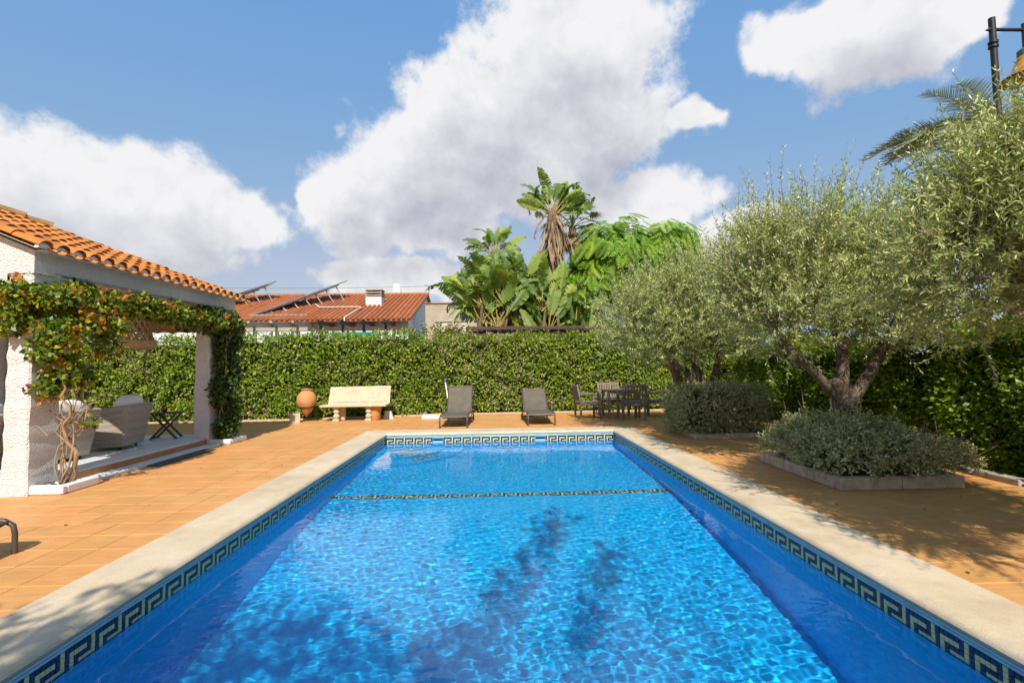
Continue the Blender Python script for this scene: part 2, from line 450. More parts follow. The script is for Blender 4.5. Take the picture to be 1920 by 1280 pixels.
# backing behind the key band
m_bed = pmat('tile_bedding', (.30, .42, .45), (.24, .34, .38), 20, .8)
mb = MB(); k = .004
for a, b in (((WXL-k,WYN-k),(WXL-k,WYF+k)),((WXL-k,WYF+k),(WXR+k,WYF+k)),((WXR+k,WYF+k),(WXR+k,WYN-k)),((WXR+k,WYN-k),(WXL-k,WYN-k))):
    mb.add([(a[0],a[1],BB),(b[0],b[1],BB),(b[0],b[1],-.02),(a[0],a[1],-.02)], [(0,1,2,3)])
mb.build('tile_bedding', m_bed, basin, recalc=False)
KEY = ['DDDDDDL', 'DLLLLDL', 'DLDDDDL', 'DLDLLLL', 'DLDDDDD']
m_dark = pmat('navy_tessera', (.010, .018, .085), (.006, .012, .05), 60, .22, spec=.5)
m_light = pmat('straw_tessera', (.66, .60, .24), (.52, .50, .26), 45, .25, spec=.5)
def key_band(name, O, U, Wv, n, skip=()):
    """tesserae of the meander: O start, U along, Wv out of the wall"""
    O, U, Wv = Vector(O), Vector(U), Vector(Wv)
    for code, m, nm in (('D', m_dark, 'dark_key_tesserae'), ('L', m_light, 'light_key_tesserae')):
        mb = MB()
        for c in range(n*7):
            if any(a <= c < b for a, b in skip): continue
            for r in range(5):
                if KEY[r][c % 7] != code: continue
                x0, x1 = c*BR+.0012, (c+1)*BR-.0012; z0, z1 = BT-(r+1)*BR+.0012, BT-r*BR-.0012; p = .0035+random.uniform(-.0007, .0007)
                q = [O+U*x+Vector((0, 0, z))+Wv*w for x, z, w in ((x0,z0,0),(x1,z0,0),(x1,z1,0),(x0,z1,0),(x0+.001,z0+.001,p),(x1-.001,z0+.001,p),(x1-.001,z1-.001,p),(x0+.001,z1-.001,p))]
                mb.add(q, [(4,5,6,7),(0,1,5,4),(1,2,6,5),(2,3,7,6),(3,0,4,7)])
        o = mb.build(nm, m, basin, recalc=True); tag(o, kind='stuff'); o.cycles.is_caustics_receiver = True
NF = 24; NS = int(round((WYF-WYN)/(7*BR)))
SK = [(34, 42), (109, 117)]      # skimmer mouths on the far wall, in tesserae
key_band('far', (WXL, WYF, 0), (1, 0, 0), (0, -1, 0), NF, SK)
key_band('left', (WXL, WYF-NS*7*BR, 0), (0, 1, 0), (1, 0, 0), NS)
key_band('right', (WXR, WYF, 0), (0, -1, 0), (-1, 0, 0), NS)
m_black = pmat('dark_opening', (.012, .016, .018), (.008, .01, .012), 9, .5)
m_trim = pmat('sky_blue_trim_tile', (.34, .56, .64), (.24, .45, .55), 8, .28, spec=.5)
for a, b in SK:
    x0, x1 = WXL+a*BR, WXL+b*BR; sk = MB()
    sk.box(((x0+x1)/2, WYF+.003, BT-.012), (x1-x0, .010, .024)); sk.box(((x0+x1)/2, WYF+.003, WATER-.035), (x1-x0, .010, .06))
    for x in (x0+.006, x1-.006): sk.box((x, WYF+.0035, BT-.075), (.012, .012, .15))
    s = sk.build('skimmer_frame', pmat('skimmer_blue', (.05, .33, .60), (.04, .28, .5), 10, .35), basin)
    MB().box(((x0+x1)/2, WYF+.002, BT-.046), (x1-x0-.024, .010, .044)).build('skimmer_mouth', m_black, s); MB().box(((x0+x1)/2, WYF+.002, BT-.090), (x1-x0-.024, .008, .042)).build('weir_flap', m_trim, s)
# pale blue half-round trim under the coping
m_trim = pmat('sky_blue_trim_tile', (.34, .56, .64), (.24, .45, .55), 8, .28, spec=.5)
def trim(name, a, b, out):
    a, b, o = Vector(a), Vector(b), Vector(out)
    for z0, z1, d in ((-.048, -.074, .020), (-.0745, -.0995, .011)):
        P = []
        for i in range(6):
            t = PI*i/5; off = o*(d*math.sin(t)+.001); z = z0+(z1-z0)*i/5; P.append([a+off+Vector((0, 0, z)), b+off+Vector((0, 0, z))])
        MB().grid(P).build('trim_tile', m_trim, basin, smooth='all', recalc=False)
trim('l', (WXL, WYN, 0), (WXL, WYF, 0), (1, 0, 0)); trim('f', (WXL, WYF, 0), (WXR, WYF, 0), (0, -1, 0)); trim('r', (WXR, WYF, 0), (WXR, WYN, 0), (-1, 0, 0)); trim('n', (WXR, WYN, 0), (WXL, WYN, 0), (0, 1, 0))
# coping stones
def coping_mat():
    t = Nt('cream_travertine'); v = t.pos()
    a = t.noise(v, 1.6, 5, .6); b = t.noise(v, 160, 3, .6); d = t.noise(v, 38, 3, .7)
    c = t.ramp(a, [(.3, (.52, .40, .265)), (.5, (.61, .49, .335)), (.75, (.66, .545, .40))])
    c = t.mix(t.ramp(b, [(.52, (0,)*3), (.66, (.6,)*3)]), c, (.34, .26, .17))
    e = t.noise(v, 5.5, 5, .65); c = t.mix(t.ramp(e, [(.52, (0,)*3), (.72, (.45,)*3)]), c, (.40, .33, .25)); c = t.mix(t.ramp(e, [(.25, (.4,)*3), (.42, (0,)*3)]), c, (.74, .66, .52))
    c = t.mix(t.ramp(d, [(.70, (0,)*3), (.76, (.8,)*3)]), c, (.22, .17, .12))
    oi = t.n('ShaderNodeObjectInfo'); hs = t.n('ShaderNodeHueSaturation'); t.L.new(c, hs.inputs['Color'])
    t.L.new(t.math('MULTIPLY_ADD', oi.outputs['Random'], .08), hs.inputs['Value']); t.N[-1].inputs[2].default_value = .95
    t.set(t.b, 'Base Color', hs.outputs[0]); t.b.inputs['Roughness'].default_value = .62; t.b.inputs['Specular IOR Level'].default_value = .3
    t.set(t.b, 'Normal', t.bump(t.math('ADD', b, t.math('MULTIPLY', d, .8)), .6, .004)); return t.m
m_cop = coping_mat()
def cop_prof(W):
    # (distance from inner nose, z): outer foot, outer top, gentle dished top, rolled nose, underside
    p = [(W, -.03), (W, .006), (W-.005, .011), (W*.55, .012), (.16, .016), (.08, .018), (.045, .015), (.022, .007), (.007, -.006), (0, -.022), (.004, -.036), (.012, -.046), (.05, -.047)]
    return p
def coping(p0, p1, inward, W, m0=0, m1=0):
    """stones from p0 to p1 along the nose line; inward points to the water; m: mitre at that end"""
    p0, p1, i = Vector(p0), Vector(p1), Vector(inward); d = (p1-p0); L = d.length; d.normalize()
    n = max(1, round(L/1.0)); pr = cop_prof(W)
    for k in range(n):
        a, b = k*L/n, (k+1)*L/n; mb = MB(); P = []
        g = .0017
        for e, (s, mm) in enumerate(((a, m0 if k == 0 else 0), (b, m1 if k == n-1 else 0))):
            row = []
            for dist, z in pr:
                sh = (-1 if e == 0 else 1)*mm*dist*1.0; gg = (g if e == 0 else -g)
                row.append(p0+d*(s+sh+gg)-i*dist+Vector((0, 0, z)))
            P.append(row)
        mb.grid(P); K = len(pr)
        mb.f += [tuple(range(K)), tuple(range(2*K-1, K-1, -1))]; mb.m += [0, 0]
        o = mb.build('coping_stone', m_cop, basin, smooth=35)
WL = XL-OXL; WR = OXR-XR; WF = OYF-YF
coping((XL, YN, 0), (XL, YF, 0), (1, 0, 0), WL, 1, 1)
coping((XR, YF, 0), (XR, YN, 0), (-1, 0, 0), WR, 1, 1)
coping((XL, YF, 0), (XR, YF, 0), (0, -1, 0), WF, WL/WF, WR/WF)
coping((XR, YN, 0), (XL, YN, 0), (0, 1, 0), YN-OYN, 1, 1)
# meander strip across the floor at the slope break
def floor_patch(O, U, Vv, n, nm):
    O, U, Vv = Vector(O), Vector(U).normalized(), Vector(Vv).normalized(); W = U.cross(Vv).normalized()
    if W.z < 0: W = -W
    for code, m in (('D', m_dark), ('L', m_light)):
        mb = MB()
        for c in range(n*7):
            for r in range(5):
                if KEY[r][c % 7] != code: continue
                q = [O+U*(c+a)*BR+Vv*(5-r-b)*BR+W*.004 for a, b in ((.04, .96), (.96, .96), (.96, .04), (.04, .04))]
                mb.add(q, [(0,1,2,3)])
        o = tag(mb.build(nm, m, basin), kind='stuff'); o.cycles.is_caustics_receiver = True
floor_patch((WXL, 7.47, -1.1595), (1, 0, 0), (0, 1, .028), 24, 'floor_key_strip')
# rounded steps in the far left corner
for R_, z in ((1.75, -.88), (1.35, -.68), (.95, -.48)):
    mb = MB(); n = 20
    arc = [(WXL+R_*math.cos(PI/2*i/n), WYF-R_*math.sin(PI/2*i/n)) for i in range(n+1)]
    for (a, b), (c, d) in zip(arc, arc[1:]):
        mb.add([(a,b,z),(c,d,z),(WXL,WYF,z)], [(0,2,1)]); mb.add([(a,b,z),(c,d,z),(c,d,z-.35),(a,b,z-.35)], [(0,1,2,3)])
    o = mb.build('pool_step', m_mosaic, basin); o.cycles.is_caustics_receiver = True
    mid = Vector((WXL+(R_-.18)*math.cos(PI/4), WYF-(R_-.18)*math.sin(PI/4), z)); U = Vector((1, 1, 0)).normalized()
    floor_patch(mid-U*.32, U, (-1, 1, 0), 3, 'step_key_patch')

# --- water
def water():
    t = Nt('pool_water')
    t.b.inputs['Base Color'].default_value = (.90, .97, 1, 1); t.b.inputs['Roughness'].default_value = 0; t.b.inputs['IOR'].default_value = 1.333
    t.b.inputs['Transmission Weight'].default_value = 1
    x0, x1, y0, y1 = WXL-.01, WXR+.01, WYN-.01, WYF+.01
    nx, ny = 330, 650
    X, Y = np.meshgrid(np.linspace(x0, x1, nx), np.linspace(y0, y1, ny))
    Z = np.zeros_like(X); r = np.random.default_rng(5)
    for lam, amp, cnt in ((.9, .0022, 6), (.34, .00034, 9), (.18, .00038, 14), (.105, .00042, 18), (.07, .00030, 18)):
        for _ in range(cnt):
            th = r.normal(1.9, .85); l = lam*r.uniform(.75, 1.3); kk = 2*PI/l; ph = r.uniform(0, 6.28)
            Z += amp*r.uniform(.5, 1)/math.sqrt(cnt)*np.sin(kk*(X*math.cos(th)+Y*math.sin(th))+ph+.8*np.sin(X*1.1+ph)+.7*np.sin(Y*.9+2*ph))
    # calmer and livelier patches
    Z *= .75+.35*np.sin(X*.9+1)*np.sin(Y*.7)
    V = np.stack([X, Y, Z+WATER], -1).reshape(-1, 3)
    I = np.arange(nx*ny).reshape(ny, nx); Fq = np.stack([I[:-1,:-1], I[:-1,1:], I[1:,1:], I[1:,:-1]], -1).reshape(-1, 4)
    me = bpy.data.meshes.new('pool_water'); me.vertices.add(len(V)); me.vertices.foreach_set('co', V.reshape(-1))
    me.loops.add(Fq.size); me.loops.foreach_set('vertex_index', Fq.reshape(-1).astype(np.int32)); me.polygons.add(len(Fq)); me.polygons.foreach_set('loop_start', np.arange(0, Fq.size, 4, dtype=np.int32))
    me.polygons.foreach_set('use_smooth', np.ones(len(Fq), bool)); me.update(calc_edges=True); me.materials.append(t.m)
    o = link('pool_water', me); tag(o, 'rippled clear blue water filling the pool', kind='structure')
    o.cycles.is_caustics_caster = True
water()

# ================================================================== pavilion on the left
m_stucco = pmat('white_stucco', (.88, .87, .85), (.82, .81, .79), 7, .85, 1.0, 48, .05, .2)
m_stone = pmat('grey_marble_floor', (.70, .71, .70), (.58, .60, .60), 3, .4, .1, 40, .003)
m_rtile = pmat('orange_roof_tile', (.56, .215, .042), (.40, .13, .026), 5, .6, .35, 70, .006, .25, rnd=.22)
m_mossy = pmat('mossy_roof_tile', (.36, .17, .05), (.14, .11, .04), 9, .8, .5, 60, .01, rnd=.15)
m_mortar = pmat('white_mortar', (.74, .74, .73), (.60, .61, .62), 9, .9, .5, 60, .01)
m_riser = pmat('terracotta_riser', (.42, .20, .075), (.33, .15, .05), 6, .5, .2, 40, .004)
m_plank = pmat('ceiling_plaster', (.76, .69, .59), (.68, .61, .51), 4, .8)
PX0, PX1, PY0, PY1 = -9.6, -5.66, 6.16, 10.80
pav = empty('pavilion', (-7.6, 8.4, 0), label='white stucco garden pavilion with orange barrel tiled roof at the left', cat='pavilion')
class At:     # builds in world coordinates under a parent that sits elsewhere
    def __init__(s, parent): s.p = parent; s.o = Vector(parent.matrix_basis.translation); s.up = parent.parent
    def build(s, mb, name, mats, **k):
        o = mb.build(name, mats, s.p, **k); o.location = -s.total(); return o
    def total(s):
        t = Vector((0, 0, 0)); p = s.p
        while p is not None: t = t+Vector(p.location); p = p.parent
        return t
def rough_column(x0, x1, y0, y1, z1, seed):
    r = random.Random(seed); mb = MB(); n = 26; P = []
    for i in range(n+1):
        z = z1*i/n; k = .018*(1-i/n)+r.uniform(-.006, .006); pts = []
        xs0, xs1, ys0, ys1 = x0-k, x1+k, y0-k, y1+k; c = .018
        for (a, b) in ((xs0+c,ys0),(xs1-c,ys0),(xs1,ys0+c),(xs1,ys1-c),(xs1-c,ys1),(xs0+c,ys1),(xs0,ys1-c),(xs0,ys0+c)):
            pts.append((a+r.uniform(-.005, .005), b+r.uniform(-.005, .005), z))
        P.append(pts+[pts[0]])
    return mb.grid(P)
A_ = At(pav)
for i, (x0, x1, y0, y1) in enumerate(((-5.96, -5.68, 6.16, 6.56), (-5.97, -5.70, 9.92, 10.34), (-9.6, -9.3, 6.16, 6.56), (-9.6, -9.3, 9.92, 10.34))):
    A_.build(rough_column(x0, x1, y0, y1, 2.74, i), 'column', m_stucco)
# pool-side beam with the rounded spandrels over the columns
def arch_wall(mb, s0, s1, z_top, z_mid, z_spring, rad, t0, t1, mapf):
    n = 10; top = []; bot = []
    pts = [(s0, z_spring)]+[(s0+rad*(1-math.cos(PI/2*i/n)), z_spring+(z_mid-z_spring)*math.sin(PI/2*i/n)) for i in range(1, n+1)]
    pts += [(s1-rad*(1-math.cos(PI/2*i/n)), z_spring+(z_mid-z_spring)*math.sin(PI/2*i/n)) for i in range(n, 0, -1)]+[(s1, z_spring)]
    for (a, za), (b, zb) in zip(pts, pts[1:]):
        q = [mapf(a, t0, za), mapf(b, t0, zb), mapf(b, t0, z_top(b)), mapf(a, t0, z_top(a)), mapf(a, t1, za), mapf(b, t1, zb), mapf(b, t1, z_top(b)), mapf(a, t1, z_top(a))]
        mb.add(q, [(0,1,2,3),(7,6,5,4),(1,0,4,5),(3,2,6,7)])
mb = MB(); arch_wall(mb, 6.56, 9.92, lambda s: 2.76, 2.74, 2.10, .55, -5.945, -5.70, lambda s, t, z: (t, s, z))
A_.build(mb, 'arch', m_stucco)
mb = MB(); mb.box((-5.815, (6.44+PY1)/2, 2.87), (.31, PY1-6.44, .27), ch=.015); A_.build(mb, 'beam', m_stucco)
mb = MB(); mb.box((-7.75, 10.65, 2.87), (3.55, .28, .268), ch=.015); A_.build(mb, 'beam', m_stucco)
SL = .42; EX, EZ = -5.53, 3.015
mb = MB()
GT = lambda X: 3.0+(EX-.12-max(X, -7.6))*SL-.02
mb.prism([(-5.972, 6.165, 2.70), (-5.655, 6.165, 2.70), (-5.655, 6.165, GT(-5.655)), (-5.972, 6.165, GT(-5.972))], (0, -.022, 0), (0, .275, 0))
arch_wall(mb, -9.3, -5.972, lambda s: 3.0+(EX-.12-s)*SL-.02 if s > -7.6 else 3.0+(EX-.12+7.6)*SL-.02, 2.90, 2.15, .75, 6.143, 6.44, lambda s, t, z: (s, t, z))
A_.build(mb, 'gable_wall', m_stucco)
# garden wall closing the back, with a dark door
mb = MB(); mb.box((-9.75, 8.4, 1.5), (.24, 4.7, 3.0), ch=.01); A_.build(mb, 'back_wall', m_stucco)
m_frame = pmat('dark_brown_wood', (.05, .032, .022), (.03, .02, .014), 14, .5)
dr = A_.build(MB().box((-9.60, 8.9, 1.15), (.05, .95, 2.0)), 'door', pmat('door_panel_white', (.66, .66, .66), (.58, .58, .6), 4, .4))
mb = MB()
for y in (8.40, 9.40): mb.box((-9.585, y, 1.16), (.08, .07, 2.1))
mb.box((-9.585, 8.9, 2.24), (.08, 1.07, .07)); fr_ = mb.build('door_frame', m_frame, dr); fr_.location = -At(dr).total()
# floor and steps
A_.build(MB().box((-7.65, 8.48, .075), (3.9, 3.9, .15), ch=.006), 'platform', m_stone)
mb = MB(); mb.box((-5.692, 8.3, .062), (.02, 3.1, .118)); A_.build(mb, 'step_riser', m_riser)
A_.build(MB().box((-5.56, 8.33, .018), (.24, 3.1, .04), ch=.004), 'step_slab', m_stone)
# roof
roof = empty('roof', (0, 0, 3), parent=pav); R_ = At(roof)
HY = 10.92; RT = 3.4                                     # far eave, plan depth from eave to ridge
def rz(t): return EZ+SL*t
mb = MB()
mb.add([(EX,6.02,EZ-.035),(EX,HY,EZ-.035),(EX-RT,HY-RT,rz(RT)-.035),(EX-RT,6.02,rz(RT)-.035)], [(0,1,2,3)])
mb.add([(EX,HY,EZ-.035),(EX-2*RT,HY,EZ-.035),(EX-RT,HY-RT,rz(RT)-.035)], [(0,1,2)])
mb.add([(EX-2*RT,6.02,EZ-.035),(EX-2*RT,HY,EZ-.035),(EX-RT,HY-RT,rz(RT)-.035),(EX-RT,6.02,rz(RT)-.035)], [(3,2,1,0)])
R_.build(mb, 'roof_deck', m_plank, recalc=False)
def barrel(r0, r1, L, n=8, up=1, th=.012):
    """half-round tile lying along +x (up the slope), lower end at x=0"""
    mb = MB(); P = []
    for x, r, dz in ((0, r0, .018), (L, r1, 0)):
        row = []
        for i in range(n+1):
            t = PI*i/n; row.append((x, r*math.cos(t), up*r*.78*math.sin(t)+dz))
        P.append(row)
    Q = []
    for x, r, dz in ((0, r0-th, .018), (L, r1-th, 0)):
        Q.append([(x, r*math.cos(PI*i/n), up*r*.78*math.sin(PI*i/n)+dz) for i in range(n+1)])
    mb.grid(P); mb.grid(Q)
    k = 2*(n+1)
    for i in range(n): mb.f.append((i, i+1, k+i+1, k+i)); mb.m.append(0)
    return mb
cov = barrel(.098, .080, .44); me_cov = cov.fix(cov.mesh('cover_tile', m_rtile, smooth=50))
pan = barrel(.092, .078, .44, up=-.55); me_pan = pan.fix(pan.mesh('pan_tile', m_rtile, smooth=50))
me_cap = cov.fix(cov.mesh('hip_tile', m_mossy, smooth=50))
ang = math.atan(SL); EXPO = .36
rotm = Matrix.Rotation(PI, 4, 'Z') @ Matrix.Rotation(-ang, 4, 'Y')
def rtile(me, name, x, y, z, jitter=True):
    o = link(name, me, roof)
    e = rotm.to_euler(); j = (random.gauss(0, .012), random.gauss(0, .012), random.gauss(0, .016)) if jitter else (0, 0, 0)
    o.rotation_euler = (e[0]+j[0], e[1]+j[1], e[2]+j[2]); o.location = Vector((x, y, z))-R_.total(); return o
CP = .2445; ncol = 20
for c in range(ncol):
    y = 6.12+c*CP; depth = min(RT, HY-y+.1); k = 0
    while k*EXPO*math.cos(ang) < depth-.08:
        t = k*EXPO*math.cos(ang)
        rtile(me_cov, 'roof_tile', EX+.02-t, y, rz(t)-.015+.004*random.random())
        if y+CP/2 < HY: rtile(me_pan, 'pan_tile', EX+(.10 if k == 0 else .02)-t, y+CP/2, rz(t)-.012-(.042 if k == 0 else 0))
        k += 1
    pl = MB(); n = 10
    pts = [(EX+.012, y+.083*math.cos(PI*i/n), EZ-.02+.066*math.sin(PI*i/n)) for i in range(n+1)]
    pl.prism(pts, (0, 0, 0), (-.05, 0, 0)); R_.build(pl, 'mortar_plug', m_mortar)
mb = MB(); mb.box((EX-.06, (6.16+HY)/2, EZ-.034), (.13, HY-6.16, .022)); R_.build(mb, 'eave_mortar', m_mortar)
# far slope: a plain run of rows seen only from behind the hip
for c in range(13):
    x = EX-.42-c*CP; depth = min(RT, EX-x-.25)
    for k in range(int(depth/(EXPO*math.cos(ang)))+1):
        t = k*EXPO*math.cos(ang); o = link('roof_tile', me_cov, roof)
        o.rotation_euler = (Matrix.Rotation(-PI/2, 4, 'Z') @ Matrix.Rotation(-ang, 4, 'Y')).to_euler(); o.location = Vector((x, HY-t, rz(t)-.015))-R_.total()
hd = Vector((-1, -1, SL)).normalized(); he = hd.to_track_quat('X', 'Z').to_euler()
t = .25
while t < RT:
    o = link('hip_tile', me_cap if t > 2.0 else me_cov, roof); o.location = Vector((EX-t, HY-t, rz(t)+(.035 if t > 2.0 else -.045)))-R_.total(); o.rotation_euler = (he[0], he[1]+random.gauss(0, .02), he[2]+random.gauss(0, .02))
    o.scale = (1, 1.25, 1.2) if t > 2.0 else (1, 1, 1); t += .245

# --- planters at the two columns
m_white = pmat('white_painted_curb', (.80, .79, .77), (.72, .71, .70), 5, .7, .4, 50, .006)
m_pebble = pmat('white_pebble', (.72, .70, .66), (.55, .53, .50), 30, .7)
m_soil = pmat('dark_soil', (.09, .06, .04), (.05, .035, .025), 20, .95, .6, 60, .02)
def corner_planter(x0, x1, y0, y1, h, label):
    p = empty('corner_planter', ((x0+x1)/2, (y0+y1)/2, 0), label=label, cat='planter', group='white curbed planters at the pavilion columns'); a = At(p); w = .075
    mb = MB(); mb.box(((x0+x1)/2, y0+w/2, h/2), (x1-x0, w, h), ch=.018); a.build(mb, 'curb', m_white)
    mb = MB(); mb.box((x1-w/2, (y0+w+y1)/2, h/2-.001), (w, y1-y0-w, h-.002), ch=.018); a.build(mb, 'curb', m_white)
    a.build(MB().box(((x0+x1-w)/2, (y0+w+y1)/2, .03), (x1-x0-w, y1-y0-w, .06)), 'soil', m_soil)
    mb = MB()
    for _ in range(46):
        r = random.uniform(.014, .034); c = (random.uniform(x0+.03, x1-w-.02), random.uniform(y0+w+.02, y1-.03), .06+r*.4)
        mb.lathe([(r*.5, -r*.6), (r, 0), (r*.6, r*.55)], 6, c)
    tag(a.build(mb, 'pebbles', m_pebble, smooth=60), kind='stuff')
corner_planter(-5.68, -5.27, 6.17, 6.74, .115, 'white curbed planter with pebbles at the foot of the near pavilion column')
corner_planter(-5.70, -5.28, 9.93, 10.60, .105, 'white curbed planter under the ivy at the far pavilion column')

# --- climbing plants
def blob_leaves(blobs, n, size, ratio=.62, out=.55, up=.25, lo=.55, hi=1.06, lump=.12, droop=0, rng=RNG):
    B = np.array(blobs, float); w = (B[:, 3]*B[:, 4]*B[:, 5])**(2/3); w = w/w.sum()
    k = rng.choice(len(B), n, p=w); u = rdirs(n); r = lo+(hi-lo)*rng.random((n, 1))**.55
    ln = np.sin(u[:, :1]*7+k[:, None]*3)+np.sin(u[:, 1:2]*9+k[:, None])+np.sin(u[:, 2:]*8+k[:, None]*2)
    r = r*(1+lump*ln/1.6)
    P = B[k, :3]+u*r*B[k, 3:6]; O = unit(u/B[k, 3:6])
    D = unit(O*out+rdirs(n)*.9+np.array([0, 0, up-droop])); Nn = unit(O*.9+rdirs(n)*.6+np.array([0, -.15, .45]))
    s = size*rng.uniform(.6, 1.25, n)
    return leaves(P, D, Nn, s, s*ratio), O
m_boug = leafmat('bougainvillea_leaf', [(0, (.03, .06, .012)), (.35, (.08, .15, .018)), (.65, (.20, .28, .025)), (.9, (.42, .42, .03)), (1, (.50, .40, .04))], .4, .35)
m_bract = leafmat('orange_bract', [(0, (.50, .13, .012)), (.6, (.62, .24, .02)), (1, (.66, .36, .06))], .6, .45, tcol=(1.2, 1, .6))
m_magenta = leafmat('magenta_bract', [(0, (.30, .015, .11)), (1, (.45, .04, .17))], .6, .4, tcol=(1.2, .8, 1))
m_vine = pmat('pale_vine_bark', (.42, .29, .17), (.25, .16, .09), 14, .85, .5, 70, .008)
def clusters(pts, each, spread, size, rng=RNG):
    P = np.repeat(pts, each, 0)+rng.normal(size=(len(pts)*each, 3))*spread
    n = len(P); s = size*rng.uniform(.7, 1.2, n); return leaves(P, rdirs(n), rdirs(n), s, s*.75)
vine = empty('bougainvillea', (-5.45, 6.45, .08), label='bougainvillea with orange flowers climbing the near column and along the beam', cat='climber'); VA = At(vine)
bl = []
rr = random.Random(3)
for _ in range(34):      # mass over the near column, bulging towards the pool
    bl.append((rr.uniform(-5.95, -5.12), rr.uniform(6.0, 6.8), rr.uniform(1.72, 2.50), rr.uniform(.10, .21), rr.uniform(.12, .19), rr.uniform(.09, .17)))
for _ in range(12): bl.append((rr.uniform(-6.15, -5.75), rr.uniform(5.98, 6.12), rr.uniform(2.02, 2.55), .12, .09, .10))
for _ in range(11): bl.append((rr.uniform(-5.6, -5.2), rr.uniform(6.2, 6.6), rr.uniform(1.22, 1.72), .11, .11, .10))
bl.append((-5.2, 6.45, .86, .10, .08, .07))
for i in range(62):     # along the beam, thinner, sagging
    y = 6.6+3.9*i/61; th = .10
    bl.append((-5.62+rr.uniform(-.10, .22), y+rr.uniform(-.1, .1), 2.49+rr.uniform(-th, .08)-.03*math.sin((y-6.6)/3.9*PI), rr.uniform(.12, .19), rr.uniform(.14, .24), rr.uniform(.08, .15)))
V, O = blob_leaves(bl, 17000, .076, .66, droop=.25)
fo = link('foliage', quads_mesh('foliage', V, m_boug), vine); fo.location = -VA.total()
k = RNG.choice(len(V), 120, replace=False); k = [i for i in k if V[i, 0, 0] > -5.62 or V[i, 0, 1] < 6.1]
k = [i for i in k if RNG.random() < (1 if V[i, 0, 1] < 7.4 else .4)]
fl_ = link('flowers', quads_mesh('flowers', clusters(V[k, 0]+O[k]*.05, 14, .04, .06), m_bract), vine); fl_.location = -VA.total()
k = RNG.choice(len(V), 7, replace=False)
fl_ = link('magenta_flowers', quads_mesh('magenta_flowers', clusters(V[k, 0]+O[k]*.08+np.array([.05, -.03, 0]), 9, .03, .05), m_magenta), vine); tag(fl_, kind='stuff'); fl_.location = -VA.total()
rr = random.Random(12)
for i in range(9):
    p = Vector((-5.46+rr.uniform(-.05, .05), 6.42+rr.uniform(-.06, .06), .05)); pts = [p.copy()]; tgt = Vector((rr.uniform(-5.66, -5.1), rr.uniform(6.2, 6.7), rr.uniform(1.5, 1.95)))
    n = 13
    for j in range(1, n+1):
        s = j/n; q = p.lerp(tgt, s)+Vector((math.sin(s*(5+i % 4)+i*1.7)*.06*(1-s*.3), math.cos(s*(4+i % 3)+i)*.05, 0)); q += Vector((.10*math.sin(s*PI)*rr.choice((-1, 1))*.6, 0, 0)); pts.append(q)
    r0 = (.030 if i == 0 else rr.uniform(.007, .014)); VA.build(MB().tube(pts, [r0*(1-.62*j/n) for j in range(n+1)], 7), 'stem', m_vine, smooth=60)
mb = MB()
for i in range(22):
    p = Vector((rr.uniform(-5.62, -5.15), rr.uniform(6.2, 6.7), rr.uniform(.7, 1.5))); q = p+Vector((rr.uniform(-.25, .25), rr.uniform(-.15, .15), rr.uniform(.0, .3)))
    mb.tube([p, (p+q)/2+Vector((0, 0, .04)), q], [.006, .005, .003], 4)
tag(VA.build(mb, 'twigs', m_vine), kind='stuff')
m_ivy = leafmat('ivy_leaf', [(0, (.018, .042, .010)), (.5, (.040, .088, .016)), (.85, (.10, .16, .022)), (1, (.17, .21, .03))], .4, .3)
ivy = empty('ivy', (-5.5, 10.2, .08), label='dark green ivy clothing the far pavilion column from curb to eave', cat='climber'); IA = At(ivy)
bl = [(-5.50+rr.uniform(-.10, .07), 10.15+rr.uniform(-.2, .28), z, .16, .2, .14) for z in np.linspace(.22, 2.55, 46)]+[(-5.56+rr.uniform(-.1, .1), 9.85+rr.uniform(-.4, .8), 2.48+rr.uniform(-.2, .16), .2, .22, .15) for _ in range(16)]
V, O = blob_leaves(bl, 8500, .075, .75, droop=.3)
fo = link('foliage', quads_mesh('foliage', V, m_ivy), ivy); fo.location = -IA.total()
k = RNG.choice(len(V), 9, replace=False)
fl_ = link('flowers', quads_mesh('flowers', clusters(V[k, 0]+O[k]*.05, 10, .035, .05), m_bract), ivy); fl_.location = -IA.total()
for i in range(4):
    pts = [(-5.5+.06*math.sin(z*5+i*2), 10.15+.1*math.cos(z*4+i), z) for z in np.linspace(.05, 2.3, 16)]
    IA.build(MB().tube(pts, .014, 6), 'stem', m_vine, smooth=60)

# --- wicker armchairs, side table
def wicker():
    t = Nt('grey_wicker'); v = t.obj()
    def wave(sc, d):
        w = t.n('ShaderNodeTexWave', wave_type='BANDS', bands_direction=d); t.L.new(v, w.inputs[0]); w.inputs['Scale'].default_value = sc; w.inputs['Distortion'].default_value = 1.5; w.inputs['Detail'].default_value = 2; w.inputs['Detail Scale'].default_value = 3
        return w.outputs['Fac']
    h = t.math('MULTIPLY', wave(26, 'Z'), t.math('MAXIMUM', wave(17, 'X'), wave(17, 'Y')))
    c = t.ramp(h, [(.05, (.20, .155, .11)), (.35, (.62, .54, .43)), (.8, (.80, .73, .62))])
    n = t.noise(v, 7, 3); c = t.mix(t.math('MULTIPLY', n, .5), c, (.66, .58, .48))
    t.set(t.b, 'Base Color', c); t.b.inputs['Roughness'].default_value = .7; t.set(t.b, 'Normal', t.bump(h, .9, .012)); return t.m
m_wick = wicker(); m_cush = pmat('white_cushion', (.80, .80, .80), (.72, .73, .75), 3, .85, .4, 14, .02, .1, world=False)
m_foot = flat('dark_foot', (.03, .025, .02))
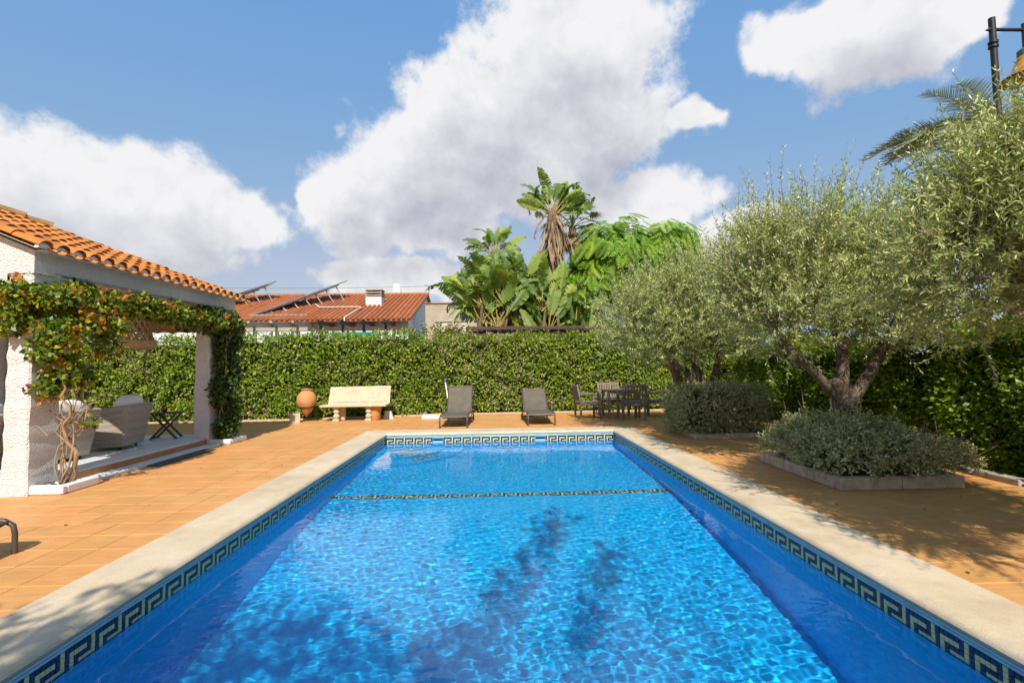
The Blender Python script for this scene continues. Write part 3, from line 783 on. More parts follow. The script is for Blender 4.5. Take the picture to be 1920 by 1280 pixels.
def armchair():
    """faces +x; origin at the middle of the footprint"""
    root = empty('wicker_armchair')
    def u_path(hx, hy, r, n=6):
        pts = [(hx, -hy)]
        for cx, cy_, a0 in ((-hx+r, -hy+r, -PI/2), (-hx+r, hy-r, PI)):
            for i in range(n+1): t = a0-PI/2*i/n; pts.append((cx+r*math.cos(t), cy_+r*math.sin(t)))
        return pts+[(hx, hy)]
    lev = [(.06, .37, .36, .07), (.12, .38, .37, .07), (.35, .41, .41, .08), (.58, .44, .45, .08), (.74, .465, .475, .08)]
    mb = MB(); P = []
    for z, hx, hy, r in lev:
        row = []
        for x, y in u_path(hx, hy, r):
            drop = max(0, (x+.12)/(.57))*.16*(z/.74); row.append((x, y, z-drop))
        P.append(row)
    top = [(p[0]*.93, p[1]*.93, p[2]+.02) for p in P[-1]]; P.append(top)
    for z, hx, hy, r in reversed(lev): 
        row = []
        for x, y in u_path(hx-.02, hy-.11, max(.04, r-.06)):
            xx = x+.0 if x > 0 else x+.11; drop = max(0, (x+.12)/.57)*.16*(z/.74); row.append((xx, y, z-drop+.005))
        P.append(row)
    mb.grid(P)
    K = len(P[0])
    for e in (0, K-1):
        mb.f.append(tuple(r*K+e for r in range(len(P)))); mb.m.append(0)
    mb.build('shell', m_wick, root, smooth=60)
    MB().box((.05, 0, .21), (.66, .60, .26), ch=.02).build('seat_base', m_wick, root)
    def pillow(name, c, d, M=None):
        bm = bmesh.new(); bmesh.ops.create_cube(bm, size=1); bmesh.ops.subdivide_edges(bm, edges=bm.edges[:], cuts=5, use_grid_fill=True)
        for v in bm.verts:
            q = v.co*2; s = (1-.22*(q.x**4+q.y**4+q.z**4)/2); v.co = Vector((q.x*d[0]/2*s, q.y*d[1]/2*s, q.z*d[2]/2*(1-.35*max(q.x**2, q.y**2)*.8)))
            v.co += Vector((math.sin(q.y*4)*.006, math.sin(q.z*5)*.006, 0))
            if M: v.co = M @ v.co
            v.co += Vector(c)
        me = bpy.data.meshes.new(name); bm.to_mesh(me); bm.free(); me.materials.append(m_cush); me.polygons.foreach_set('use_smooth', [True]*len(me.polygons)); link(name, me, root)
    pillow('seat_cushion', (.07, 0, .40), (.62, .58, .17)); pillow('back_cushion', (-.25, 0, .66), (.26, .72, .52), Matrix.Rotation(-.22, 3, 'Y'))
    for sx in (-.27, .3):
        for sy in (-.26, .26): MB().lathe([(.022, 0), (.028, .07)], 8, (sx, sy, 0)).build('foot', m_foot, root)
    return root
ac = armchair()
for i, (x, y, a, lab) in enumerate(((-6.72, 8.80, PI+.2, 'grey wicker armchair with a white cushion beside the folding side table'), (-6.72, 7.58, PI-.1, 'grey wicker armchair partly hidden behind the vine stems of the near column'), (-7.35, 6.98, PI+.5, 'wicker armchair showing only at the left edge behind the near column'))):
    o = ac if i == 0 else copy_tree(ac); o.location = (x, y, .15); o.rotation_euler = (0, 0, a); tag(o, lab, 'armchair', 'wicker armchairs in the pavilion')
m_greywood = pmat('weathered_grey_wood', (.10, .085, .075), (.055, .047, .043), 12, .75, .4, 50, .004)
st = empty('folding_side_table', (-6.50, 9.92, .15), .25, 'dark folding side table with crossed legs beside the wicker armchair', 'side table')
for i in range(6): MB().box((-.225+.09*i, 0, .50), (.082, .42, .022), ch=.004).build('slat', m_greywood, st)
for sy in (-.17, .17):
    MB().beam((-.22, sy, 0), (.2, sy, .485), .035, .03, up=(0, 1, 0)).build('leg', m_greywood, st); MB().beam((.22, sy*.86, 0), (-.2, sy*.86, .485), .035, .03, up=(0, 1, 0)).build('leg', m_greywood, st)
MB().box((-.2, 0, .03), (.03, .30, .03)).build('stretcher', m_greywood, st)
sr = MB().lathe([(.02, 0), (.05, .03), (.055, .07), (.05, .075)], 14).build('bowl', pmat('red_bowl', (.30, .035, .025), (.2, .03, .02), 9, .4), loc=(-6.54, 9.9, .662)); tag(sr, 'small red bowl on the folding side table', 'bowl')
# --- woven pendant lamp
m_weave = pmat('tan_woven_cane', (.50, .36, .22), (.38, .26, .15), 20, .7, .3, 80, .004)
lamp = empty('pendant_lamp', (-6.62, 9.2, 0), label='tan woven pendant lamp hanging inside the pavilion', cat='lamp')
def rad(z): return .19+.09*((2.45-z)/.45)**1.6
mb = MB(); nst = 13; zz = np.linspace(2.02, 2.45, 9)
for k in range(nst):
    for sgn in (-1, 1):
        mb.tube([(rad(z)*math.cos(2*PI*k/nst+sgn*(z-2.02)*2.3), rad(z)*math.sin(2*PI*k/nst+sgn*(z-2.02)*2.3), z) for z in zz], .017, 5)
mb.build('lattice', m_weave, lamp, smooth=60)
MB().lathe([(.29, 1.90), (.315, 1.92), (.32, 2.03), (.30, 2.045), (.28, 2.04), (.29, 1.93), (.29, 1.90)], 28, cap=False).build('band', m_weave, lamp, smooth=50)
MB().lathe([(.275, 1.87), (.29, 1.885), (.28, 1.91), (.25, 1.90)], 28, cap=False).build('rim', m_weave, lamp, smooth=50)
MB().lathe([(.0, 2.47), (.19, 2.465), (.20, 2.44)], 20, cap=False).build('cap', m_weave, lamp, smooth=50)
MB().tube([(0, 0, 2.46), (0, 0, 3.4)], .012, 6).build('cord', m_foot, lamp)
# --- awning with scalloped valance
m_canvas = pmat('brown_canvas', (.30, .19, .095), (.25, .155, .075), 6, .85, .2, 200, .002)
aw = empty('awning', (-7.7, 10.95, 0), label='brown canvas awning with a scalloped edge behind the pavilion', cat='awning')
mb = MB(); n = 64; P = []
for i in range(n+1):
    x = -1.5+2.9*i/n; zb = 2.33-.045*abs(math.sin(i/n*PI*9)); P.append([(x, 0, 2.58), (x, .012*math.sin(i*.7), 2.45), (x, .02*math.sin(i*.7), zb)])
mb.grid(P); mb.build('valance', m_canvas, aw)
MB().tube([(-1.5, .05, 2.60), (1.4, .05, 2.60)], .045, 10).build('roller', m_canvas, aw, smooth=60)
mb = MB().beam((-1.5, .03, 2.62), (1.4, .03, 2.62), .05, .02); mb.build('front_bar', m_white, aw)
for x in (-1.3, -.3, .5, 1.2): MB().tube([(x, .05, 2.6), (x+.25, -.02, 2.32), (x+.4, -.14, 2.74)], .012, 6).build('folding_arm', m_foot, aw)

# ================================================================== hedges, trees, shrubs
def path_pts(path):
    P = np.array(path, float); seg = np.linalg.norm(np.diff(P, axis=0), axis=1); S = np.concatenate([[0], np.cumsum(seg)])
    def at(s):
        s = np.clip(s, 0, S[-1]-1e-6); i = np.clip(np.searchsorted(S, s, 'right')-1, 0, len(seg)-1); f = (s-S[i])/seg[i]
        p = P[i]+(P[i+1]-P[i])*f[:, None]; d = (P[i+1]-P[i])/seg[i][:, None]
        return p, np.stack([d[:, 1], -d[:, 0]], 1)      # right-hand normal
    return at, S[-1]
def hedge_leaves(path, top, n_clump, per, size, ratio=.6, flip=1, lump=.10, depth=.35, clump=.10, s_range=None, rng=RNG, topdepth=.6, up=.35, nrand=.45, rnd_top=0):
    at, L = path_pts(path); s0, s1 = s_range or (0, L)
    n = n_clump; s = rng.uniform(s0, s1, n)
    tf = top(s); ft = topdepth/(topdepth+tf.mean()); istop = rng.random(n) < ft
    z = .05+(tf-.05)*rng.random(n)
    p, nrm = at(s); nrm = nrm*flip
    lumps = lump*(np.sin(s*2.3+z*1.7)+np.sin(s*5.1-z*4.1+1)+np.sin(s*1.1+3)*.8)/2
    off = lumps-rng.random(n)**1.6*depth*.5
    off = off-rnd_top*np.maximum(0, z-.9)**1.4
    off = np.where(istop, -rng.random(n)*topdepth, off); z = np.where(istop, tf+rng.normal(size=n)*.05+.04*np.sin(s*3)+.05*np.sin(s*7.3), z)
    C = np.concatenate([p+nrm*off[:, None], z[:, None]], 1)
    N3 = np.concatenate([nrm*np.where(istop, .25, 1.)[:, None], (np.where(istop, 1., .25)+rnd_top*1.6*np.maximum(0, z-.9))[:, None]], 1); N3 = unit(N3)
    C = np.repeat(C, per, 0); O = np.repeat(N3, per, 0); m = len(C)
    loc = rng.normal(size=(m, 3))*clump; loc[:, 2] *= .8
    P = C+loc*.6; D = unit(loc/clump*.7+O*.35+rng.normal(size=(m, 3))*.35+np.array([0, 0, -.15])); Nn = unit(O*1.2+rng.normal(size=(m, 3))*nrand+np.array([0, 0, up]))
    sz = size*rng.uniform(.65, 1.25, m)
    clr = np.clip(np.repeat(rng.normal(.5, .16, n), per)+rng.normal(0, .16, m), 0, 1)
    P[:, 2] = np.maximum(P[:, 2], .02)
    return leaves(P, D, Nn, sz, sz*ratio), clr, C, O
m_hedge = leafmat('jasmine_leaf', [(0, (.045, .075, .008)), (.35, (.15, .23, .014)), (.7, (.25, .35, .022)), (.92, (.38, .43, .045)), (1, (.42, .36, .07))], .42, .32, .4)
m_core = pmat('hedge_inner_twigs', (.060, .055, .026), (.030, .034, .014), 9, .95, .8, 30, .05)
m_pink = leafmat('pale_pink_bloom', [(0, (.55, .36, .30)), (.6, (.66, .50, .42)), (1, (.72, .62, .52))], .7, .3, tcol=(1, 1, 1))
def hedge(name, path, top, label, args, core, flowers=None, mat=None, cat='hedge'):
    root = empty(name, (*path[len(path)//2], 0), label=label, cat=cat); a = At(root)
    V, c, C, O = hedge_leaves(path, top, **args)
    o = link('foliage', quads_mesh('foliage', V, mat or m_hedge, c), root); o.location = -a.total()
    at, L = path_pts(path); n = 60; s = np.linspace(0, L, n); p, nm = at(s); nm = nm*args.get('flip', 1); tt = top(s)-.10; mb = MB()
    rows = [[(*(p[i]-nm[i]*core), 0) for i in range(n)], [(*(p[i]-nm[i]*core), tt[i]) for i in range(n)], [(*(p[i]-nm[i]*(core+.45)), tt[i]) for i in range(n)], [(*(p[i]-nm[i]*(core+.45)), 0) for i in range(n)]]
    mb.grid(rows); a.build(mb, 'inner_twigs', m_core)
    return root, a, C, O
bp = [(-14, 13.9), (-9.7, 14.2), (-6.0, 14.45), (-3.8, 14.95), (-.5, 15.35), (5.4, 15.6), (8.2, 15.7)]
btop = lambda s: 2.34+.05*np.sin(s*.9)+.14*np.exp(-((s-11.1)/.9)**2)
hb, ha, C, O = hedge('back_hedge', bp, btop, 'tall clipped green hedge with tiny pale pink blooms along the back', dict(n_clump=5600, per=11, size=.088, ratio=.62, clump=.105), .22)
k = np.where(RNG.random(len(C)) < .03*(.35+1.5*(np.sin(C[:, 0]*1.3+C[:, 2]*1.1)+np.sin(C[:, 0]*.5+2) > .6)))[0]
o = tag(link('flowers', quads_mesh('flowers', clusters(C[k]+O[k]*.11, 6, .04, .042), m_pink), hb), kind='stuff'); o.location = -ha.total()
k = RNG.choice(len(C), 9, replace=False)
o = tag(link('red_flowers', quads_mesh('red_flowers', clusters(C[k]+O[k]*.12, 8, .03, .05), leafmat('red_bloom', [(0, (.42, .02, .02)), (1, (.60, .10, .03))], .6, .3, tcol=(1, .7, .6))), hb), kind='stuff'); o.location = -ha.total()
mb = MB(); at, L = path_pts(bp); p, nm = at(np.linspace(.5, L-.5, 60))
mb.grid([[(*(q+n_*.16), .035) for q, n_ in zip(p, nm)], [(*(q+n_*.05), .035) for q, n_ in zip(p, nm)]]); mb.grid([[(*(q+n_*.16), 0) for q, n_ in zip(p, nm)], [(*(q+n_*.16), .035) for q, n_ in zip(p, nm)]])
ha.build(mb, 'kerb', pmat('pale_kerb', (.52, .44, .33), (.40, .32, .23), 6, .85, .3))
m_rh = leafmat('hibiscus_leaf', [(0, (.05, .09, .010)), (.4, (.13, .21, .014)), (.75, (.26, .35, .020)), (1, (.45, .48, .035))], .36, .35, .45)
rp = [(6.45, 1.0), (6.42, 5.0), (6.55, 8.0), (6.95, 12.0), (7.1, 15.2)]
rtop = lambda s: 1.80+.14*np.sin(s*1.3)+.08*np.sin(s*3.1)
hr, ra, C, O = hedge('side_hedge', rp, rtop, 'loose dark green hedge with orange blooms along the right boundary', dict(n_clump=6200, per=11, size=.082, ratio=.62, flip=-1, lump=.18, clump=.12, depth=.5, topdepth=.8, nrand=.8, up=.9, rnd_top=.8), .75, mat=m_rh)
k = RNG.choice(np.where(C[:, 2] > 1.55)[0], 60, replace=False)
o = tag(link('flowers', quads_mesh('flowers', clusters(C[k]+O[k]*.10, 9, .04, .06), m_bract), hr), kind='stuff'); o.location = -ra.total()
for i in range(9):
    y = 2.2+i*.62; ra.build(MB().box((6.17+.012*(i % 3), y, .035), (.14, .58, .09), rz=.02*math.sin(i*3), ch=.012), 'kerb_stone', pmat('grey_kerb_stone', (.40, .37, .33), (.30, .27, .24), 7, .9, .4))

# --- olive trees
m_olive = leafmat('olive_leaf', [(0, (.10, .13, .05)), (.35, (.27, .325, .10)), (.7, (.46, .51, .17)), (1, (.64, .67, .34))], .42, .25, .45, tcol=(1.1, 1.2, .6))
m_bark = pmat('olive_bark', (.20, .150, .105), (.075, .055, .040), 11, .9, 1.0, 32, .03)
m_twig = pmat('olive_twig', (.27, .22, .15), (.17, .13, .09), 20, .8)
def limb(mb, pts, rads, n=9, seed=0, sub=5, gnarl=.06):
    r = random.Random(seed); P = []; R2 = []
    for i in range(len(pts)-1):
        a, b = Vector(pts[i]), Vector(pts[i+1])
        for j in range(sub):
            f = j/sub; rr_ = rads[i]+(rads[i+1]-rads[i])*f
            P.append(a.lerp(b, f)+Vector((r.uniform(-1, 1), r.uniform(-1, 1), 0))*rr_*gnarl*3); R2.append(rr_*r.uniform(1-gnarl*2, 1+gnarl*2))
    P.append(Vector(pts[-1])); R2.append(rads[-1]); return mb.tube(P, R2, n)
def olive(loc, label, trunk, limbs, blobs, ntw, leaf, seed, per=26, shoot=.42):
    rng = np.random.default_rng(seed); root = empty('olive_tree', loc, label=label, cat='olive tree', group='olive trees in the stone curbed beds'); a = At(root)
    mb = MB(); limb(mb, *trunk, n=14, seed=seed, gnarl=.09)
    a.build(mb, 'trunk', m_bark, smooth=70)
    for i, (p, r) in enumerate(limbs): a.build(limb(MB(), p, r, seed=seed+i, gnarl=.05), 'limb', m_bark, smooth=70)
    B = np.array(blobs, float); w = (B[:, 3]*B[:, 4]*B[:, 5])**(2/3); k = rng.choice(len(B), ntw, p=w/w.sum())
    u = unit(rng.normal(size=(ntw, 3))); rr_ = .35+.6*rng.random((ntw, 1))**.5
    ln = 1+.13*(np.sin(u[:, :1]*6+k[:, None])+np.sin(u[:, 1:2]*7+k[:, None]*2)+np.sin(u[:, 2:]*5))
    base = B[k, :3]+u*rr_*ln*B[k, 3:6]
    D = unit(u*np.array([.9, .9, .6])+rng.normal(size=(ntw, 3))*.35+np.array([0, 0, .62])); D[:, 2] = np.where(rng.random(ntw) < .22, -np.abs(D[:, 2])*.7, D[:, 2]); D = unit(D)
    k_up = np.arange(ntw) < ntw*.085      # long water shoots standing up out of the crown
    uz = unit(rng.normal(size=(ntw, 3))*np.array([1, 1, .25])+np.array([0, 0, .85])); base = np.where(k_up[:, None], B[k, :3]+uz*.92*B[k, 3:6], base); D = np.where(k_up[:, None], unit(rng.normal(size=(ntw, 3))*.13+uz*.25+np.array([0, 0, 1.])), D)
    ln_ = shoot*rng.uniform(.55, 1.25, ntw)*(1+.5*(D[:, 2] > .75)*(rng.random(ntw) < .35)); ln_ = np.where(k_up, shoot*rng.uniform(1.3, 2.1, ntw), ln_)
    # leaves in opposite pairs along each shoot, the shoot bowing a little
    f = (np.arange(per)//2+.6)/(per/2); T = np.repeat(np.arange(ntw), per); F = np.tile(f, ntw); side = np.tile(np.where(np.arange(per) % 2 == 0, 1., -1.), ntw)
    bow = unit(np.cross(D, rng.normal(size=(ntw, 3))))*.16
    P = base[T]+D[T]*(F*ln_[T])[:, None]+bow[T]*(F**2*ln_[T])[:, None]
    S = unit(np.cross(D, rng.normal(size=(ntw, 3)))); S2 = np.cross(D, S); pair = np.tile((np.arange(per)//2) % 2, ntw)
    sd_ = np.where(pair[:, None] == 0, S[T], S2[T])*side[:, None]
    m = len(P); LD = unit(D[T]*.75+sd_*.75+rng.normal(size=(m, 3))*.22); Nn = unit(rng.normal(size=(m, 3))*.7+D[T]*.6+np.array([0, 0, .5]))
    sz = leaf*rng.uniform(.7, 1.2, m)*(1-.35*F)
    clr = np.clip(rng.normal(.5, .13, ntw)[T]+rng.normal(0, .17, m)+.12*F, 0, 1)
    o = link('foliage', quads_mesh('foliage', leaves(P, LD, Nn, sz, sz*.26, .08), m_olive, clr), root); o.location = -a.total()
    # shoots: thin three-sided strips
    e = base+D*ln_[:, None]+bow*ln_[:, None]; mid = base+D*ln_[:, None]*.5+bow*ln_[:, None]*.25; st = base-D*.12; wd = S*leaf*.055
    Q = np.concatenate([np.stack([st-wd, st+wd, mid+wd*.7, mid-wd*.7], 1), np.stack([mid-wd*.7, mid+wd*.7, e+wd*.3, e-wd*.3], 1)])
    o = link('shoots', quads_mesh('shoots', Q, m_twig), root); o.location = -a.total()
    return root
olive((4.85, 6.75, 0), 'olive tree with a thick forked trunk in the nearer curbed bed, middle of three',
      ([(4.87, 6.75, 0), (4.84, 6.75, .35), (4.84, 6.74, .72), (4.86, 6.74, 1.02)], [.26, .20, .175, .16]),
      [([(4.80, 6.74, .92), (4.46, 6.66, 1.26), (4.05, 6.6, 1.62), (3.6, 6.5, 2.2)], [.07, .06, .048, .025]), ([(4.85, 6.74, .95), (4.88, 6.78, 1.4), (4.92, 6.84, 1.8), (4.8, 6.9, 2.7)], [.085, .072, .06, .03]),
       ([(4.92, 6.74, .92), (5.2, 6.74, 1.28), (5.5, 6.78, 1.75), (5.95, 6.9, 2.4)], [.09, .078, .062, .03]), ([(4.9, 6.8, 1.0), (5.1, 7.1, 1.5), (5.3, 7.6, 2.2)], [.09, .07, .04]), ([(4.78, 6.7, 1.0), (4.66, 6.64, 1.22)], [.10, .085])],
      [(4.75, 6.85, 2.75, 1.25, 1.2, .85), (3.85, 6.6, 2.2, .75, .85, .55), (5.65, 6.95, 2.45, .8, .95, .7), (4.4, 6.9, 3.2, .85, .9, .5), (5.4, 7.2, 3.0, .8, .9, .6), (3.75, 6.9, 2.75, .6, .8, .5), (5.0, 6.6, 2.15, 1.3, .8, .4), (5.9, 7.6, 2.9, .8, .9, .7)], 3900, .078, 21)
olive((4.4, 10.35, 0), 'olive tree with three slim stems behind the boxy grey shrub, farthest of three',
      ([(4.42, 10.35, 0), (4.42, 10.35, .35), (4.40, 10.35, .6), (4.38, 10.35, .80)], [.22, .17, .15, .14]),
      [([(4.36, 10.33, .7), (4.12, 10.3, 1.15), (3.8, 10.25, 1.55), (3.4, 10.2, 2.1)], [.085, .075, .06, .03]), ([(4.38, 10.35, .72), (4.3, 10.36, 1.25), (4.12, 10.4, 1.8), (4.1, 10.4, 2.7)], [.09, .08, .065, .03]), ([(4.42, 10.36, .7), (4.65, 10.4, 1.2), (4.85, 10.5, 1.75), (5.2, 10.6, 2.5)], [.085, .075, .06, .03])],
      [(4.05, 10.4, 2.65, 1.25, 1.2, .85), (3.05, 10.3, 2.25, .8, .9, .62), (5.2, 10.5, 2.6, .85, .9, .75), (4.5, 10.6, 3.15, .8, .8, .5), (3.5, 10.1, 1.9, .7, .7, .4), (4.6, 10.2, 2.1, 1.0, .8, .45)], 3300, .09, 33, per=24)
olive((5.05, 2.3, 0), 'olive tree leaning into the right edge of the picture, nearest of three',
      ([(5.05, 2.3, 0), (5.03, 2.35, .4), (5.0, 2.45, .8), (4.95, 2.6, 1.1)], [.26, .2, .18, .18]),
      [([(4.95, 2.55, 1.0), (4.4, 2.95, 1.5), (3.95, 3.35, 2.0), (3.55, 3.4, 2.5)], [.1, .085, .055, .025]), ([(4.95, 2.55, 1.0), (4.9, 3.0, 1.7), (4.6, 3.4, 2.5), (4.4, 3.4, 3.0)], [.12, .09, .06, .03]), ([(5.0, 2.55, 1.0), (5.4, 3.0, 1.6), (5.7, 3.4, 2.4)], [.11, .08, .04])],
      [(4.55, 3.3, 2.55, 1.0, 1.1, .78), (4.9, 2.3, 2.6, .8, .7, .55), (3.72, 3.6, 2.25, .62, .65, .58), (4.0, 3.6, 2.7, .5, .6, .42), (5.15, 3.5, 2.6, .7, .9, .75), (4.45, 3.5, 3.1, .5, .6, .4), (4.4, 2.7, 2.2, .7, .7, .4), (3.75, 2.3, 2.2, .5, .6, .35), (3.7, 1.6, 2.5, .5, .6, .3)], 4700, .070, 45, per=28, shoot=.36)

# --- grey shrubs in curbed beds
m_grey = leafmat('grey_shrub_leaf', [(0, (.13, .15, .06)), (.4, (.32, .34, .14)), (.75, (.52, .52, .27)), (1, (.74, .69, .46))], .55, .2, .3, tcol=(1, 1.05, .7))
m_curb = pmat('worn_stone_curb', (.62, .51, .37), (.38, .30, .21), 9, .9, .8, 35, .015, rnd=.08)
def curb_bed(x0, x1, y0, y1, h, label, w=.11):
    p = empty('curbed_bed', ((x0+x1)/2, (y0+y1)/2, 0), label=label, cat='planter', group='stone curbed beds under the olives'); a = At(p)
    def run(ax, c, s0, s1):
        n = max(1, round((s1-s0)/.6)); st = (s1-s0)/n
        for i in range(n):
            m = s0+(i+.5)*st; d = (st-.006, w, h+random.uniform(-.006, .006)) if ax == 'x' else (w, st-.006, h+random.uniform(-.006, .006))
            a.build(MB().box((m, c, d[2]/2) if ax == 'x' else (c, m, d[2]/2), d, ch=.010, rz=random.gauss(0, .004)), 'curb_stone', m_curb)
    run('x', y0+w/2, x0, x1); run('x', y1-w/2, x0, x1); run('y', x0+w/2, y0+w, y1-w); run('y', x1-w/2, y0+w, y1-w)
    a.build(MB().box(((x0+x1)/2, (y0+y1)/2, .04), (x1-x0-2*w, y1-y0-2*w, .08)), 'soil', m_soil)
curb_bed(3.94, 5.42, 5.60, 7.35, .145, 'stone curbed bed holding the spreading grey shrub')
curb_bed(3.84, 5.30, 9.52, 10.95, .10, 'stone curbed bed holding the clipped boxy grey shrub')
curb_bed(4.3, 5.8, 1.2, 2.75, .145, 'stone curbed bed at the right edge beneath the nearest olive')
def shrub(name, loc, label, sampler, n, leaf, twigs, seed, core):
    rng = np.random.default_rng(seed); root = empty(name, loc, label=label, cat='shrub'); a = At(root)
    C, O = sampler(rng, n); per = 9; P = np.repeat(C, per, 0); Oo = np.repeat(O, per, 0); m = len(P)
    f = np.tile(np.arange(per)/per, n); dirn = np.repeat(unit(O+rng.normal(size=(n, 3))*.45+np.array([0, 0, .35])), per, 0)
    P = P+dirn*(f*.11)[:, None]; D = unit(dirn*.6+rng.normal(size=(m, 3))*.7); sz = leaf*rng.uniform(.6, 1.2, m)
    c = np.clip(np.repeat(rng.normal(.45, .15, n), per)+rng.normal(0, .16, m)+.15*f, 0, 1)
    o = link('foliage', quads_mesh('foliage', leaves(P, D, unit(Oo+rng.normal(size=(m, 3))*.7), sz, sz*.5), m_grey, c), root); o.location = -a.total()
    mb = MB(); cx, cy_, cz, rx, ry, rz_ = core
    for k in range(9): th = -PI/2+PI*k/8; mb.v += [(cx+rx*math.cos(th)**.4*math.copysign(abs(math.cos(t))**.5, math.cos(t)), cy_+ry*math.cos(th)**.4*math.copysign(abs(math.sin(t))**.5, math.sin(t)), cz+rz_*math.sin(th)) for t in np.linspace(0, 2*PI, 16, endpoint=False)]
    mb.f = [(k*16+j, k*16+(j+1) % 16, k*16+16+(j+1) % 16, k*16+16+j) for k in range(8) for j in range(16)]; mb.m = [0]*len(mb.f)
    a.build(mb, 'inner_twigs', m_core)
    mb = MB()
    for _ in range(twigs):
        i = rng.integers(n); p = Vector(C[i]); q = p+Vector(O[i])*rng.uniform(.08, .2)+Vector((rng.normal()*.05, rng.normal()*.05, rng.uniform(.05, .22))); mb.tube([p, (p+q)/2, q], [.005, .004, .002], 4)
    for _ in range(16):
        q = Vector(C[rng.integers(n)]); mb.tube([Vector((loc[0]+rng.normal()*.15, loc[1]+rng.normal()*.15, .07)), Vector(loc).lerp(q, .5)+Vector((0, 0, .1)), q], [.014, .01, .004], 5)
    tag(a.build(mb, 'stems', m_vine), kind='stuff')
def box_sampler(x0, x1, y0, y1, z0, z1):
    def f(rng, n):
        c = np.array([(x0+x1)/2, (y0+y1)/2, (z0+z1)/2]); h = np.array([(x1-x0)/2, (y1-y0)/2, (z1-z0)/2])
        u = rng.normal(size=(n, 3)); q = 10; r = (np.abs(u/h)**q).sum(1)**(-1/q); k = (.80+.22*rng.random(n)**.6)*(1+.03*np.sin(u[:, 0]*5)+.03*np.sin(u[:, 2]*7))
        S = u*r[:, None]; return c+S*k[:, None], unit(np.sign(S)*np.abs(S/h)**4/h+unit(u)*.2)
    return f
def dome_sampler(blobs):
    B = np.array(blobs, float)
    def f(rng, n):
        w = (B[:, 3]*B[:, 4]*B[:, 5])**(2/3); k = rng.choice(len(B), n, p=w/w.sum()); u = unit(rng.normal(size=(n, 3))); u[:, 2] = np.abs(u[:, 2])-.25*rng.random(n); r = (.62+.4*rng.random((n, 1))**.6)*(1+.09*np.sin(u[:, :1]*9+k[:, None])+.09*np.sin(u[:, 1:2]*8+k[:, None]))
        P = B[k, :3]+u*r*B[k, 3:6]; P[:, 2] = np.maximum(P[:, 2], .07); return P, unit(u/B[k, 3:6])
    return f
shrub('clipped_shrub', (4.55, 10.2, .06), 'clipped boxy grey green shrub in front of the farthest olive', box_sampler(3.70, 5.40, 9.56, 10.95, .10, .98), 9500, .036, 70, 4, (4.55, 10.25, .5, .70, .55, .34))
shrub('spreading_shrub', (4.6, 6.4, .06), 'spreading grey green shrub with stray twigs around the forked olive trunk', dome_sampler([(4.25, 6.05, .28, .50, .52, .46), (4.75, 5.92, .26, .5, .42, .46), (5.1, 6.2, .22, .45, .5, .36), (4.3, 6.7, .30, .5, .55, .45), (5.2, 6.7, .24, .45, .5, .38), (5.55, 6.1, .2, .38, .4, .30), (4.6, 6.35, .34, .5, .5, .48)]), 8200, .036, 110, 6, (4.6, 6.3, .2, .62, .55, .30))

# ================================================================== planting beyond the hedge
def paddle(seed, L=1.5, W=.42, droop=.5, tear=.5):
    """strelitzia leaf: petiole then a torn paddle blade, growing up +z and bending to +x"""
    r = random.Random(seed); mb = MB(); n = 14; pet = .75
    def spine(s): a = droop*s*s; return Vector((math.sin(a)*s*L*.8+.10*s, 0, s*L*math.cos(a*.75)+pet))
    mb.mi = 0; mb.tube([(0, 0, 0), (.02, 0, pet*.5), (.0, 0, pet), spine(.12)], [.035, .028, .022, .018], 6)
    mb.mi = 1; prev = spine(0)
    for i in range(n):
        s0, s1 = i/n, (i+1)/n; a, b = spine(s0), spine(s1); t = (b-a).normalized(); nx = Vector((t.z, 0, -t.x))
        w0 = W*math.sin(PI*min(1, s0*.90+.08))**.7; w1 = W*math.sin(PI*min(1, s1*.90+.08))**.7
        for sg in (-1, 1):
            sag = r.uniform(-.25, .45)*tear; gap = r.uniform(.2, .8)*tear if r.random() < tear else 0
            tip = t*(.10*L/n*3)
            e0 = a+Vector((0, sg*w0*.5, 0))-nx*(-.10*w0)+tip+t*gap*L/n; e1 = b+Vector((0, sg*w1*.5, 0))-nx*(-.10*w1)+tip-t*gap*L/n*.4
            m0 = a.lerp(e0, .5)+nx*.03*W; m1 = b.lerp(e1, .5)+nx*.03*W
            e0 += nx*sag*W*.5; e1 += nx*sag*W*.5
            mb.add([a, b, m1, m0], [(0,1,2,3)]); mb.add([m0, m1, e1, e0], [(0,1,2,3)])
    return mb
def paddlemat():
    t = Nt('paddle_leaf'); oi = t.n('ShaderNodeObjectInfo'); v = t.obj()
    w = t.n('ShaderNodeTexWave', wave_type='BANDS', bands_direction='Z'); t.L.new(v, w.inputs[0]); w.inputs['Scale'].default_value = 11; w.inputs['Distortion'].default_value = .8
    c = t.ramp(oi.outputs['Random'], [(0, (.09, .16, .035)), (.4, (.17, .26, .05)), (.75, (.28, .37, .06)), (1, (.44, .48, .08))])
    c = t.mix(t.math('MULTIPLY', w.outputs['Fac'], .25), c, (.16, .22, .06))
    t.set(t.b, 'Base Color', c); t.b.inputs['Roughness'].default_value = .38; t.set(t.b, 'Normal', t.bump(w.outputs['Fac'], .4, .02))
    tr = t.n('ShaderNodeBsdfTranslucent'); t.L.new(t.mix(1, c, (1.2, 1.3, .5), 'MULTIPLY'), tr.inputs[0]); ms = t.n('ShaderNodeMixShader'); ms.inputs[0].default_value = .3
    t.L.new(t.b.outputs[0], ms.inputs[1]); t.L.new(tr.outputs[0], ms.inputs[2]); t.L.new(ms.outputs[0], t.out.inputs[0]); return t.m
m_pad = paddlemat(); m_pet = pmat('leaf_stalk', (.40, .30, .06), (.20, .19, .05), 6, .5)
